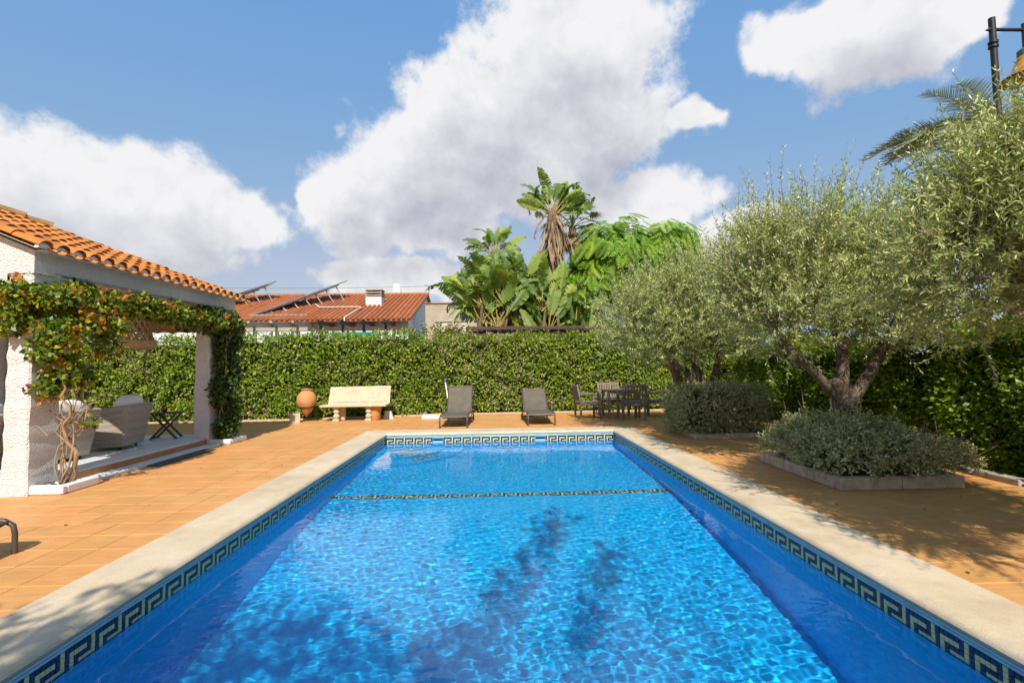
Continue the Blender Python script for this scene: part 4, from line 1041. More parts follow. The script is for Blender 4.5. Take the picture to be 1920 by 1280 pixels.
m_dead = pmat('dead_leaf', (.36, .27, .17), (.16, .10, .06), 5, .9, .5, 20, .02, rnd=.25); m_ptrunk = pmat('fibrous_trunk', (.27, .18, .11), (.12, .075, .05), 8, .95, 1.0, 22, .05)
def mk(mb, name, mats): me = mb.mesh(name, mats); return me
PAD = [mk(paddle(i, L=1.35+.12*(i % 3), W=.52, droop=.25+.32*(i % 4), tear=.35+.16*(i % 4)), 'paddle_leaf', [m_pet, m_pad]) for i in range(8)]
def dead_strip(seed):
    r = random.Random(seed); mb = MB(); n = 7; w = r.uniform(.018, .06)
    L = r.uniform(.7, 1.3); P = []
    for i in range(n+1): s = i/n; ww = w*math.sin(PI*(.12+.86*s))*(1+r.uniform(-.3, .3)); P.append([(.10+.16*math.sin(s*2.2)+r.uniform(-.02, .02), -ww, -s*L), (.14+.16*math.sin(s*2.2), 0, -s*L), (.10+.16*math.sin(s*2.2)+r.uniform(-.02, .02), ww, -s*L)])
    return mb.grid(P)
DEAD = [mk(dead_strip(i), 'dead_leaf', m_dead) for i in range(9)]
def fan(root, base, n, spread, scale, seed, plane=0, kinds=PAD, tilt0=0):
    """two-ranked fan of paddle leaves"""
    r = random.Random(seed)
    for i in range(n):
        f = (i+.5)/n*2-1; tl = f*spread+r.uniform(-.1, .1)+tilt0; sc = scale*r.uniform(.8, 1.1)*(1-.12*abs(f))
        o = link('leaf', kinds[r.randrange(len(kinds))], root); Mz = Matrix.Rotation(plane+r.uniform(-.45, .45), 4, 'Z') @ Matrix.Rotation(tl, 4, 'Y') @ Matrix.Rotation((PI/2 if r.random() < .62 else -PI/2 if r.random() < .3 else (0 if f > 0 else PI))+r.uniform(-.6, .6), 4, 'Z')
        o.rotation_euler = Mz.to_euler(); o.location = Vector(base)-Vector(root.location)+Vector((r.uniform(-.06, .06), r.uniform(-.1, .1), r.uniform(-.1, .1))); o.scale = (sc,)*3
def tall_strel(loc, h, skirt, rsk, nleaf, sc, label, seed):
    root = empty('giant_strelitzia', loc, label=label, cat='strelitzia', group='giant strelitzias beyond the hedge'); r = random.Random(seed)
    pts = [(.06*math.sin(z*1.1), .05*math.cos(z), z) for z in np.linspace(0, h, 14)]
    MB().tube(pts, [.15-.03*z/h for z in np.linspace(0, h, 14)], 10).build('trunk', m_ptrunk, root, smooth=60)
    nz = int(skirt/.028)
    for i in range(nz):
        z = h-skirt*(i/nz)*.80; o = link('dead_leaf', DEAD[i % 9], root, (0, 0, z+.25), (r.uniform(-.35, .35), r.uniform(-.45, .12)*(1-.5*i/nz), i*2.4+r.uniform(-.4, .4)), rsk*r.uniform(.55, 1.15)*(1-.35*i/nz))
    MB().lathe([(.13, h-.5), (.2, h-.15), (.17, h+.15), (.08, h+.3)], 10).build('leaf_sheath', m_ptrunk, root, smooth=60)
    fan(root, (loc[0], loc[1], loc[2]+h+.05), nleaf, 1.35, sc, seed)
    return root
tall_strel((2.15, 18, 0), 6.95, 2.9, 1.35, 26, .80, 'tallest giant strelitzia with a shaggy skirt of dead leaves', 5)
tall_strel((-.02, 18.2, 0), 5.55, .9, .75, 18, .60, 'smaller crowned giant strelitzia left of the tallest one', 9)
clump = empty('strelitzia_clump', (.9, 17.6, 0), label='dense clump of broad torn strelitzia leaves rising above the hedge', cat='strelitzia')
r = random.Random(8)
for i in range(36):
    x = -.55+3.8*((i*.618) % 1); y = 17.3+r.uniform(-.5, 1.0); h = r.uniform(1.7, 4.2)*(1-.10*abs(x-.7))
    MB().tube([(x, y, 0), (x+r.uniform(-.15, .15), y, h*.6), (x+r.uniform(-.2, .2), y, h+.1)], [.075, .06, .05], 8).build('stem', m_ptrunk, clump, loc=(-.9, -17.6, 0), smooth=60)
    fan(clump, (x, y, h), r.randrange(6, 9), r.uniform(.6, 1.15), r.uniform(.8, 1.1), 100+i, plane=r.uniform(-.6, .6), tilt0=r.uniform(-.25, .25)+(x-.7)*.16)
for i in range(26): link('dead_leaf', DEAD[i % 6], clump, (r.uniform(-1.4, 2.2), r.uniform(-.2, .8), r.uniform(3.0, 4.4)), (r.uniform(-.4, .4), r.uniform(-.4, .4), r.uniform(0, 6.3)), r.uniform(.5, .9))
# fan palm behind
def fan_leaf(seed):
    r = random.Random(seed); mb = MB(); mb.tube([(0, 0, 0), (.35, 0, .25), (.8, 0, .42)], .018, 5); n = 22
    for i in range(n):
        a = -1.5+3*i/(n-1); l = .75*r.uniform(.85, 1.05); c = Vector((.8, 0, .42)); d = Vector((math.cos(a), math.sin(a), .12)).normalized(); s = Vector((-d.y, d.x, 0))*.028
        m_ = c+d*l*.55; e = c+d*l+Vector((0, 0, -.18*r.uniform(.6, 1.5))); mb.add([c, m_+s, m_-s], [(0,1,2)]); mb.add([m_+s, e, m_-s], [(0,1,2)])
    return mb
m_fan = pmat('fan_palm_leaf', (.11, .16, .045), (.06, .095, .025), 3, .5, rnd=.25, world=False)
FAN = [mk(fan_leaf(i), 'fan_leaf', m_fan) for i in range(3)]; FAND = [mk(fan_leaf(i+5), 'fan_leaf', m_dead) for i in range(2)]
fp = empty('fan_palm', (3.35, 21, 0), label='fan palm half hidden behind the tallest strelitzia', cat='palm')
MB().tube([(0, 0, 0), (.05, 0, 4), (0, 0, 7.4)], [.24, .19, .16], 10).build('trunk', m_ptrunk, fp, smooth=60)
for i in range(22): link('frond', FAN[i % 3], fp, (0, 0, 7.4), (0, -1.2+1.9*(i/22), i*2.4), 1.0)
for i in range(14): link('dead_frond', FAND[i % 2], fp, (0, 0, 7.2), (0, .9+.3*((i*.37) % 1), i*2.4), .85)
# feathery tree
def feather(seed, L=1.0):
    r = random.Random(seed); mb = MB(); n = 13
    mb.tube([(0, 0, 0), (L*.5, 0, .05), (L, 0, -.12)], .008, 4)
    for i in range(1, n+1):
        s = i/n; c = Vector((L*s, 0, .05-.17*s*s)); l = .34*math.sin(PI*(.15+.80*s))**.7*L
        for sg in (-1, 1):
            d = Vector((.35, sg, -.18)).normalized(); e = c+d*l; q = Vector((1, 0, 0))*.042*L; m_ = c+d*l*.5+Vector((0, 0, .02))
            mb.add([c-q*.3, m_-q, e, m_+q], [(0,1,2,3)])
    return mb
m_feath = None
def feathmat():
    t = Nt('feathery_leaf'); oi = t.n('ShaderNodeObjectInfo'); c = t.ramp(oi.outputs['Random'], [(0, (.09, .17, .014)), (.45, (.20, .34, .022)), (1, (.36, .48, .04))])
    t.set(t.b, 'Base Color', c); t.b.inputs['Roughness'].default_value = .45
    tr = t.n('ShaderNodeBsdfTranslucent'); t.L.new(t.mix(1, c, (1.2, 1.15, .35), 'MULTIPLY'), tr.inputs[0]); ms = t.n('ShaderNodeMixShader'); ms.inputs[0].default_value = .25
    t.L.new(t.b.outputs[0], ms.inputs[1]); t.L.new(tr.outputs[0], ms.inputs[2]); t.L.new(ms.outputs[0], t.out.inputs[0]); return t.m
m_feath = feathmat(); FEA = [mk(feather(i), 'feather_leaf', m_feath) for i in range(5)]
jac = empty('jacaranda', (5.3, 19, 0), label='bright green feathery leaved tree behind the hedge', cat='tree'); a = At(jac); r = random.Random(4); rng = np.random.default_rng(4)
a.build(limb(MB(), [(5.3, 19, 0), (5.2, 19, 2), (5.25, 19, 3.4)], [.22, .18, .15], seed=3), 'trunk', m_bark, smooth=60)
for i in range(9):
    q = Vector((5.2+2.2*math.cos(i*.7), 19+1.4*math.sin(i*.7), 5.2+.9*math.sin(i*2.1))); a.build(limb(MB(), [(5.25, 19, 3.2), Vector((5.25, 19, 3.8)).lerp(q, .5), q], [.09, .06, .03], seed=i), 'branch', m_bark, smooth=60)
JB = np.array([(4.8, 19, 5.6, 1.75, 1.5, 1.5), (3.7, 18.8, 4.7, 1.0, .9, 1.1), (6.9, 19.2, 6.1, 1.1, 1.1, 1.1), (5.9, 19, 5.0, 1.6, 1.2, 1.3)])
def feather_pose(rng, lo):
    k = rng.choice(4, p=[.42, .16, .2, .22]); u = unit(rng.normal(size=(1, 3)))[0]; u[1] = -abs(u[1]) if rng.random() < .75 else u[1]
    lump = 1+.10*math.sin(u[0]*7+k*2)+.10*math.sin(u[2]*9+k)
    p = JB[k, :3]+u*JB[k, 3:6]*(lo+(1-lo)*rng.random())*lump
    Z = Vector((u[0], u[1]-.25, u[2]*.8+.45)).normalized(); X = Vector((u[0]*.9+rng.normal()*.35, u[1]*.6-.15+rng.normal()*.3, -.55+.9*max(0, u[2])+rng.normal()*.2))
    X = (X-Z*X.dot(Z)).normalized(); Y = Z.cross(X); e = Matrix((X, Y, Z)).transposed().to_euler()
    return p, e, rng.uniform(.55, .85)
for i in range(290):
    p, e, s = feather_pose(rng, .82); o = link('frond', FEA[i % 5], jac, Vector(p)-Vector((5.3, 19, 0)), e, s)
V = []
for i in range(1900):      # fronds deeper inside the crown, one mesh
    p, e, s = feather_pose(rng, .35); M = Matrix.Translation(p) @ e.to_matrix().to_4x4() @ Matrix.Scale(s, 4); me = FEA[i % 5]
    co = np.empty(len(me.vertices)*3); me.vertices.foreach_get('co', co); co = co.reshape(-1, 3)[24:] if False else co.reshape(-1, 3)
    q = co[12:].reshape(-1, 4, 3); h = np.concatenate([q, np.ones((*q.shape[:2], 1))], -1) @ np.array(M).T; V.append(h[..., :3])
V = np.concatenate(V); o = tag(link('inner_fronds', quads_mesh('inner_fronds', V, leafmat('feathery_inner_leaf', [(0, (.08, .18, .014)), (.45, (.15, .30, .02)), (1, (.28, .44, .03))], .45, .35)), jac), kind='stuff'); o.location = -a.total()
# date palm at the right
def date_frond(seed, L=3.0):
    r = random.Random(seed); mb = MB(); n = 46
    def sp(s): return Vector((L*s*(1-.18*s), 0, .75*L*.5*s-.95*L*.42*s*s))
    mb.tube([sp(i/8) for i in range(9)], [.035-.03*i/8 for i in range(9)], 5)
    for i in range(4, n+1):
        s = i/n; c = sp(s); t = (sp(min(1, s+.02))-sp(s-.02)).normalized(); l = .52*math.sin(PI*(.14+.80*s))**.6
        for sg in (-1, 1):
            d = (t*.75+Vector((0, sg*.8, 0))+Vector((0, 0, r.uniform(-.05, .35)))).normalized(); e = c+d*l; w = t*.020; mb.add([c-w, c+w, c+d*l*.6+w*.8, e], [(0,1,2,3)])
    return mb
m_date = pmat('date_palm_leaf', (.34, .36, .18), (.22, .25, .11), 2, .5, world=False, rnd=.2); DF = [mk(date_frond(i), 'date_frond', m_date) for i in range(3)]
dp = empty('date_palm', (13.6, 12.4, -.1), label='date palm with arching fronds behind the nearest olive', cat='palm')
MB().tube([(0, 0, 0), (.1, 0, 4), (0, 0, 7.6)], [.32, .27, .25], 12).build('trunk', m_ptrunk, dp, smooth=60)
for i in range(64): link('frond', DF[i % 3], dp, (0, 0, 7.6), (0, -.55+1.25*((i*.381) % 1), i*2.39), 1.1+.14*math.sin(i*1.7))
for i in range(11): link('frond', DF[i % 3], dp, (0, 0, 7.5), (.1*math.sin(i*5), -.50+.115*i, PI+.55*math.sin(i*2.3)), 1.0+.1*math.sin(i*3))

# ================================================================== the neighbour's house
m_hw = pmat('pale_blue_render', (.66, .71, .72), (.58, .64, .66), 2, .85, .2, 20, .01); m_htile = pmat('clay_roof_tile', (.42, .145, .048), (.30, .095, .032), 3, .65, .3, 30, .01, rnd=.12)
HE, HR, HXR, HXL = 24.0, 30.6, -4.25, -17.0; HZE, HZR = 3.80, 5.96; hs = (HZR-HZE)/(HR-HE); hang = math.atan(hs); HL = math.hypot(HR-HE, HZR-HZE)
house = empty('house', (-10, 27, 0), label='low house with clay tiled roof and pale walls behind the hedge', cat='house'); a = At(house)
mb = MB(); mb.prism([(HXL, HE+.45, 0), (HXL, HE+.45, HZE-.02), (HXL, HR, HZR-.12), (HXL, 2*HR-HE-.45, HZE-.02), (HXL, 2*HR-HE-.45, 0)], (0, 0, 0), (HXR-.12-HXL, 0, 0)); a.build(mb, 'wall', m_hw)
hroof = empty('roof', (0, 0, 4), parent=house); ar = At(hroof)
mb = MB(); mb.prism([(0, HE, HZE-.09), (0, HE, HZE-.02), (0, HR, HZR-.02), (0, 2*HR-HE, HZE-.02), (0, 2*HR-HE, HZE-.09), (0, HR, HZR-.09)], (HXL, 0, 0), (HXR+.05, 0, 0)); ar.build(mb, 'roof_deck', m_htile)
mb = MB(); nseg = 17; P = []
for i in range(nseg):
    for e in (0, 1):
        y = HL*(i+e)/nseg; rr_ = .078-.006*e; P.append([(rr_*math.cos(PI*j/6)*1.05, y, rr_*math.sin(PI*j/6)+(.012 if e == 0 else 0)) for j in range(7)])
mb.grid(P); K = 7; mb.f.append(tuple(range(7))); mb.m.append(0); me_row = mb.mesh('tile_row', m_htile, smooth=45)
nrow = int((HXR-HXL)/.245)
for i in range(nrow+1): link('tile_row', me_row, hroof, Vector((HXR-.02-i*.245, HE-.06, HZE-.015))-ar.total(), (hang, 0, 0))
mb = MB().tube([(x, HR+.02*math.sin(x*9), HZR+.02) for x in np.linspace(HXL, HXR+.05, 40)], .10, 10); ar.build(mb, 'ridge_cap', m_htile, smooth=60)
# chimneys
def roofz(y): return HZE+(y-HE)*hs
cw = pmat('white_chimney', (.76, .74, .70), (.66, .64, .60), 4, .8); m_conc = pmat('grey_cap', (.42, .39, .33), (.3, .28, .24), 5, .9)
ch = empty('chimney', (-6.78, 27.6, 0), parent=hroof); ch.location = Vector((-6.78, 27.6, 4.8))-ar.total()
MB().box((0, 0, .25), (.86, .75, .62)).build('stack', cw, ch)
for i in range(3): MB().box((0, 0, .65+.15*i), (.92, .82, .06)).build('louvre', m_conc, ch)
for sx in (-.38, .38):
    for sy in (-.3, .3): MB().box((sx, sy, .76), (.07, .07, .42)).build('post', m_conc, ch)
c2 = MB().lathe([(.30, 0), (.30, .75), (.24, 1.0), (.1, 1.12), (0.02, 1.14)], 14); o = c2.build('flue', cw, hroof, smooth=60); o.location = Vector((-6.3, 31.2, 5.6))-ar.total()
# roof pipe and antenna
m_pipe = pmat('white_pipe', (.62, .60, .57), (.5, .48, .46), 4, .5)
pt = lambda x, y, h=.14: (x, y, roofz(y)+h)
ar.build(MB().tube([pt(-9.9, 27.1), pt(-9.4, 26.3), pt(-7.3, 26.3), pt(-7.15, 26.1), pt(-7.35, HE-.1), (-7.35, HE-.12, HZE-.25)], .035, 8), 'roof_pipe', m_pipe, smooth=60)
m_steel = pmat('dull_steel', (.32, .32, .32), (.22, .22, .23), 8, .45, metal=.8)
ar.build(MB().tube([(HXR+.05, HR, HZR-.3), (HXR+.05, HR, HZR+.55), (HXR-.2, HR, HZR+.56)], .03, 6), 'aerial_mast', m_steel)
ar.build(MB().tube([(x, HR, HZR+.50-.06*math.sin((x-HXL)/(HXR-HXL)*PI)) for x in np.linspace(HXL, HXR+.05, 12)], .014, 5), 'aerial_wire', m_steel)
# solar racks
m_pv = pmat('solar_glass', (.025, .035, .06), (.018, .026, .045), 2, .15, spec=.6); m_alu = pmat('grey_aluminium', (.42, .41, .40), (.34, .33, .32), 6, .4, metal=.6)
for dx, lab in ((0, 'solar panel rack on struts, the right one on the clay roof'), (-4.1, 'solar panel rack on struts, the left one behind the pavilion eave')):
    L_, U_ = Vector((-12.1+dx, 24.7, 4.16)), Vector((-8.75+dx, 29.0, 6.58)); ax = (U_-L_); ln_ = ax.length; ax.normalize(); v = Vector((-.37, .92, .10)); nrm = ax.cross(v).normalized()
    if nrm.z < 0: nrm = -nrm
    sd_ = nrm.cross(ax).normalized()
    if sd_.y < 0: sd_ = -sd_
    s = empty('solar_rack', L_, label=lab, cat='solar panel', group='solar panel racks on the neighbouring roof'); sa = At(s); M = Matrix((ax, sd_, nrm)).transposed()
    for i in range(6):
        c = L_+ax*(ln_*(i+.5)/6)+sd_*.8; pn = sa.build(MB().box(c, (ln_/6-.02, 1.6, .04), M=M), 'panel', m_pv)
        f = MB()
        for e in (-1, 1): f.box(c+ax*e*(ln_/12-.03), (.04, 1.61, .055), M=M); f.box(c+sd_*e*.79, (ln_/6-.10, .04, .055), M=M)
        q = f.build('panel_frame', m_alu, pn); q.location = -At(pn).total()
    for e in (.25, 1.35): sa.build(MB().beam(L_+ax*.1+sd_*e-nrm*.06, U_-ax*.5+sd_*e-nrm*.06, .06, .08), 'rail', m_alu)
    for i in range(7):
        p = L_+ax*(ln_*(.16+.12*i))+sd_*.25-nrm*.08; q = Vector((p.x+.28+.04*i, p.y-.1, 0)); q.z = roofz(q.y)+.03
        if q.z < p.z: sa.build(MB().tube([p, q], .032, 6), 'strut', m_alu)
    sa.build(MB().beam((L_.x-.2, L_.y, roofz(L_.y)+.1), (L_.x+2.6, L_.y+.1, roofz(L_.y)+.1), .07, .07), 'foot_rail', m_alu)
# pergola along the front of the house
m_dkw = pmat('dark_stained_timber', (.085, .045, .032), (.05, .028, .02), 9, .6); m_litw = pmat('sunlit_timber', (.40, .36, .29), (.30, .27, .22), 8, .8)
pg = empty('pergola', (-8.5, 22.5, 0), label='timber pergola with projecting beam ends in front of the neighbouring house', cat='pergola'); pa = At(pg)
for i, px in enumerate((-11.05, -10.05, -9.1, -8.05, -7.05, -6.1, -5.1)):
    m = m_litw if i < 3 else m_dkw  # first three bays get the paler colour: sunlight painted into the timber
    pa.build(MB().prism([(px-.05, 22.1, 3.50), (px-.05, 22.1, 3.60), (px-.05, 24.4, 3.66), (px-.05, 24.4, 3.44), (px-.05, 22.6, 3.42)], (0, 0, 0), (.12, 0, 0)), 'rafter', m)
    pa.build(MB().box((px+.01, 22.75, 1.70), (.13, .13, 3.40)), 'post', m)
pa.build(MB().box((-10.1, 22.75, 3.26), (2.9, .1, .16)), 'cross_beam', m_litw); pa.build(MB().box((-6.5, 22.75, 3.26), (4.1, .1, .16)), 'cross_beam', m_dkw)
gp = MB().box((-6.4, 22.4, 2.6), (2.3, .06, .95), ch=.01).build('wind_screen', pmat('green_canvas', (.015, .22, .14), (.012, .17, .11), 4, .7)); tag(gp, 'green canvas wind screen under the dark pergola posts', 'screen')
# block wall further right
m_blk = pmat('beige_block_wall', (.46, .38, .29), (.34, .28, .21), 2.2, .95, .5, 26, .02)
bw = empty('block_wall', (-2.2, 26, 0), label='unplastered beige block wall right of the neighbouring house', cat='wall'); ba = At(bw)
ba.build(MB().box((-1.9, 26.1, 2.4), (3.7, .25, 4.75)), 'wall_face', m_blk)
for i in range(10): ba.build(MB().box((-3.56+i*.37, 26.08, 4.80), (.36, .32, .06), ch=.01), 'cap_tile', m_htile)
wn = ba.build(MB().box((-2.3, 25.96, 3.55), (1.5, .06, .5)), 'window', pmat('pale_shutter', (.58, .50, .40), (.5, .43, .34), 5, .7)); 
ba.build(MB().box((-2.3, 25.94, 3.83), (1.6, .12, .05)), 'lintel', m_conc)
# dark fence rail behind the hedge
fn = empty('garden_fence', (1.5, 16.1, 0), label='dark brown timber fence capped with a rail behind the back hedge', cat='fence'); fa = At(fn)
fa.build(MB().beam((-1.0, 16.05, 2.70), (8.2, 16.3, 2.70), .14, .12, ch=.012), 'top_rail', m_dkw)
for i in range(24): f = (i+.5)/24; fa.build(MB().box((-1.0+9.2*f, 16.12+.25*f, 1.32), (.37, .03, 2.62), rz=.027), 'board', m_dkw)
# red bougainvillea spray near the wall
rb = empty('red_bougainvillea', (-1.5, 15.9, 0), label='spray of red bougainvillea above the hedge beside the block wall', cat='climber'); a = At(rb); r = random.Random(2); mb = MB(); tips = []
for i in range(20):
    p = Vector((-2.0+r.uniform(-.6, .6), 15.8, 2.1)); q = p+Vector((r.uniform(-.3, .7), r.uniform(-.1, .3), r.uniform(.4, .75))); mb.tube([p, p.lerp(q, .6)+Vector((0, 0, .08)), q], [.012, .009, .004], 4); tips += [p.lerp(q, s) for s in (.55, .7, .85, 1)]
tag(a.build(mb, 'stems', m_vine), kind='stuff'); T = np.array([tuple(t) for t in tips])
o = link('foliage', quads_mesh('foliage', clusters(T, 12, .08, .085), m_boug), rb); o.location = -a.total()
o = tag(link('flowers', quads_mesh('flowers', clusters(T[(T[:, 0] > -1.6)][::3], 8, .05, .06), leafmat('crimson_bract', [(0, (.35, .01, .04)), (1, (.55, .05, .08))], .6, .35, tcol=(1, .6, .7))), rb), kind='stuff'); o.location = -a.total()

# ================================================================== furniture and small things
# --- sling sun loungers
m_sling = pmat('charcoal_sling', (.125, .105, .078), (.092, .077, .057), 5, .7, .5, 300, .002, world=False); m_lfr = pmat('bronze_frame', (.115, .085, .065), (.085, .063, .048), 8, .42, metal=.3, world=False)
def lounger(back=.75, name='sun_lounger'):
    """head towards +y, foot at y=0; sling between two side rails"""
    root = empty(name); W = .33; seat = 1.18; bl = .78
    prof = [(0.02, .25), (.10, .285), (.35, .30), (.7, .295), (1.0, .285), (seat, .29)]
    bk = [(seat+math.cos(back)*bl*s, .29+math.sin(back)*bl*s+(-.03*math.sin(PI*s))) for s in (.15, .35, .55, .75, 1.0)]
    P = []
    for i, (y, z) in enumerate(prof+bk):
        P.append([(-W+.02+ (2*W-.04)*j/8, y, z-.028*math.sin(PI*j/8)*(1 if i < len(prof)+4 else .3)) for j in range(9)])
    Q = [[(x, y+.004, z-.006) for x, y, z in row] for row in P]
    mb = MB(); mb.grid(P); mb.grid(Q); mb.build('sling', m_sling, root, smooth='all', recalc=False)
    for sx in (-1, 1):
        x = sx*W
        MB().tube([(x, -.03, 0), (x, -.03, .16), (x, -.015, .23), (x, .05, .272), (x, .2, .285), (x, .6, .285), (x, seat, .28)], .020, 8).build('side_rail', m_lfr, root, smooth=60)
        MB().tube([(x*.97, seat-.02, .285)]+[(x*.97, y, z) for y, z in bk], .016, 8).build('back_rail', m_lfr, root, smooth=60)
        MB().tube([(x*1.06, 1.62, 0), (x*1.06, 1.60, .12), (x*1.06, 1.35, .25), (x*1.04, seat-.1, .28)], .020, 8).build('rear_leg', m_lfr, root, smooth=60)
        MB().tube([(x*1.1, .78, .30), (x*1.12, .80, .44), (x*1.12, .92, .475), (x*1.12, 1.22, .48), (x*1.1, 1.34, .40)], .018, 8).build('armrest', m_lfr, root, smooth=60)
    MB().tube([(-W, .02, .262), (W, .02, .262)], .013, 6).build('cross_bar', m_lfr, root); MB().tube([(-W, bk[-1][0], bk[-1][1]), (W, bk[-1][0], bk[-1][1])], .016, 6).build('cross_bar', m_lfr, root)
    MB().tube([(-W*1.06, 1.6, .06), (W*1.06, 1.6, .06)], .013, 6).build('cross_bar', m_lfr, root)
    MB().tube([(-W*.9, 1.62, .12), (-W*.9, bk[2][0], bk[2][1]-.02)], .010, 6).build('back_strut', m_lfr, root); MB().tube([(W*.9, 1.62, .12), (W*.9, bk[2][0], bk[2][1]-.02)], .010, 6).build('back_strut', m_lfr, root)
    return root
G = 'dark sling sun loungers'
lg = lounger(.95); lg.location = (-1.06, 11.93, 0); lg.rotation_euler = (0, 0, -.035); tag(lg, 'dark sling lounger with the steeper backrest, left of the two behind the pool', 'sun lounger', G)
lg2 = lounger(.72); lg2.location = (1.08, 12.13, 0); lg2.rotation_euler = (0, 0, .03); tag(lg2, 'dark sling lounger with the lower backrest, right of the two behind the pool', 'sun lounger', G)
lg3 = lounger(.6); lg3.location = (-3.98, 3.92, 0); lg3.rotation_euler = (0, 0, PI/2+.14); tag(lg3, 'dark sling lounger whose foot end juts in at the left edge', 'sun lounger', G)
# --- teak table and chairs
m_teak = pmat('weathered_teak', (.27, .22, .175), (.16, .125, .10), 9, .75, .5, 45, .005, world=False, rnd=.06)
def tchair():
    """seat faces +y"""
    root = empty('teak_armchair'); W = .30; D = .27
    for sx in (-1, 1):
        MB().box((sx*W, D, .325), (.05, .05, .65), ch=.004).build('front_leg', m_teak, root)
        MB().beam((sx*W, -D, 0), (sx*W, -D, .44), .05, .05, ch=.004).build('rear_leg', m_teak, root); MB().beam((sx*W, -D, .42), (sx*W, -D-.10, .94), .05, .042, ch=.004).build('back_post', m_teak, root)
        MB().box((sx*W, -.02, .665), (.062, .62, .028), ch=.006).build('armrest', m_teak, root); MB().box((sx*W, 0, .40), (.028, .5, .06)).build('side_rail', m_teak, root)
    MB().box((0, D, .40), (.56, .028, .06)).build('front_rail', m_teak, root); MB().box((0, -D, .40), (.56, .028, .06)).build('rear_rail', m_teak, root)
    for i in range(6): MB().box((0, -D+.06+i*.092, .442), (.58, .08, .02), ch=.004).build('seat_slat', m_teak, root)
    tl = math.atan2(.10, .52)
    MB().box((0, -D-.088, .89), (.56, .026, .075), ch=.006).build('top_rail', m_teak, root); MB().box((0, -D-.018, .51), (.56, .026, .05), ch=.004).build('lower_rail', m_teak, root)
    for i in range(7): x = -.228+.076*i; MB().beam((x, -D-.02, .525), (x, -D-.082, .86), .042, .014).build('back_slat', m_teak, root)
    return root
G = 'weathered teak chairs around the table'; c0 = tchair()
for i, (x, y, a_, lab) in enumerate(((3.60, 13.18, 0, 'weathered teak chair nearest the pool, its slatted back to the camera'), (2.50, 13.62, -PI/2+.1, 'weathered teak chair at the left side of the table, seen from the side'), (3.34, 14.42, PI, 'pale sunlit teak chair behind the table facing the camera'), (4.55, 13.85, PI/2-.25, 'teak chair at the right side of the table, half hidden by the boxy shrub'))):
    o = c0 if i == 0 else copy_tree(c0); o.location = (x, y, 0); o.rotation_euler = (0, 0, a_); tag(o, lab, 'chair', G)
tb = empty('teak_table', (3.42, 13.78, 0), label='weathered teak garden table among the four chairs', cat='table')
for i in range(9): MB().box((-.40+.10*i, 0, .755), (.092, .9, .028), ch=.004).build('top_slat', m_teak, tb)
for sy in (-1, 1): MB().box((0, sy*.40, .71), (.8, .03, .06)).build('apron', m_teak, tb)
for sx in (-1, 1):
    for sy in (-1, 1): MB().box((sx*.37, sy*.37, .37), (.065, .065, .74), ch=.004).build('leg', m_teak, tb)
# --- stone bench
m_cstone = pmat('cream_cast_stone', (.60, .51, .37), (.45, .37, .26), 7, .85, .5, 60, .008)
bn = empty('stone_bench', (-3.98, 13.95, 0), .03, 'cream cast stone bench with a slab back and carved supports', 'bench')
MB().box((.0, -.05, .425), (1.80, .46, .06), ch=.015).build('seat', m_cstone, bn)
MB().prism([(-.80, .16, .455), (.92, .16, .455), (.93, .30, .95), (-.76, .30, .93)], (0, 0, 0), (0, .065, .0)).build('backrest', m_cstone, bn)
mb = MB(); mb.prism([(-.73, .172, .51), (.85, .172, .51), (.86, .272, .89), (-.70, .272, .875)], (0, -.012, 0), (0, .0, .0)); mb.build('back_panel', m_cstone, bn)
for x in (-.48, .40):
    s = MB(); s.box((x, -.12, .035), (.17, .2, .07), ch=.01); s.box((x, -.12, .37), (.17, .2, .05), ch=.01); s.build('support', m_cstone, bn)
    sc = MB().lathe([(.05, .06), (.085, .10), (.095, .15), (.06, .19), (.05, .205), (.08, .235), (.09, .28), (.06, .33), (.07, .36)], 12, (x, -.12, 0)); sc.build('carved_scroll', m_cstone, bn, smooth=50)
    MB().box((x+.10, .12, .2), (.16, .16, .39), ch=.02).build('rear_support', m_cstone, bn)
# --- amphora in a stand, pots
m_tc = pmat('amphora_clay', (.56, .27, .105), (.45, .20, .075), 5, .75, .3, 50, .006)
am = empty('amphora', (-5.33, 13.95, 0), label='round bellied terracotta amphora in an iron stand', cat='urn')
MB().lathe([(.01, .13), (.05, .17), (.12, .25), (.19, .36), (.245, .48), (.265, .58), (.25, .69), (.20, .78), (.145, .83), (.13, .86), (.15, .875), (.155, .90), (.135, .905), (.11, .86)], 28, cap=False).build('jar', m_tc, am, smooth=60)
ir = pmat('wrought_iron', (.035, .026, .022), (.02, .016, .014), 10, .6, metal=.5)
MB().tube([(.225*math.cos(t), .225*math.sin(t), .40) for t in np.linspace(0, 2*PI, 25)], .012, 6, cap=False).build('stand_ring', ir, am)
for k in range(3): t = 2.2+k*2.094; MB().tube([(.225*math.cos(t), .225*math.sin(t), .40), (.235*math.cos(t), .235*math.sin(t), .18), (.30*math.cos(t), .30*math.sin(t), .0)], .013, 6).build('stand_leg', ir, am)
sqp = empty('square_pot', (-5.56, 13.74, 0), .35, 'small pale stone pot with mossy rim beside the amphora', 'pot')
MB().prism([(-.13, -.13, 0), (.13, -.13, 0), (.13, .13, 0), (-.13, .13, 0)], (0, 0, 0), (0, 0, .28)).build('body', m_cstone, sqp); MB().box((0, 0, .285), (.29, .29, .035), ch=.008).build('rim', pmat('mossy_stone', (.26, .27, .09), (.17, .19, .06), 12, .9), sqp)
V, O_ = blob_leaves([(0, 0, .32, .13, .13, .05)], 220, .05); link('moss', quads_mesh('moss', V, m_hedge), sqp)
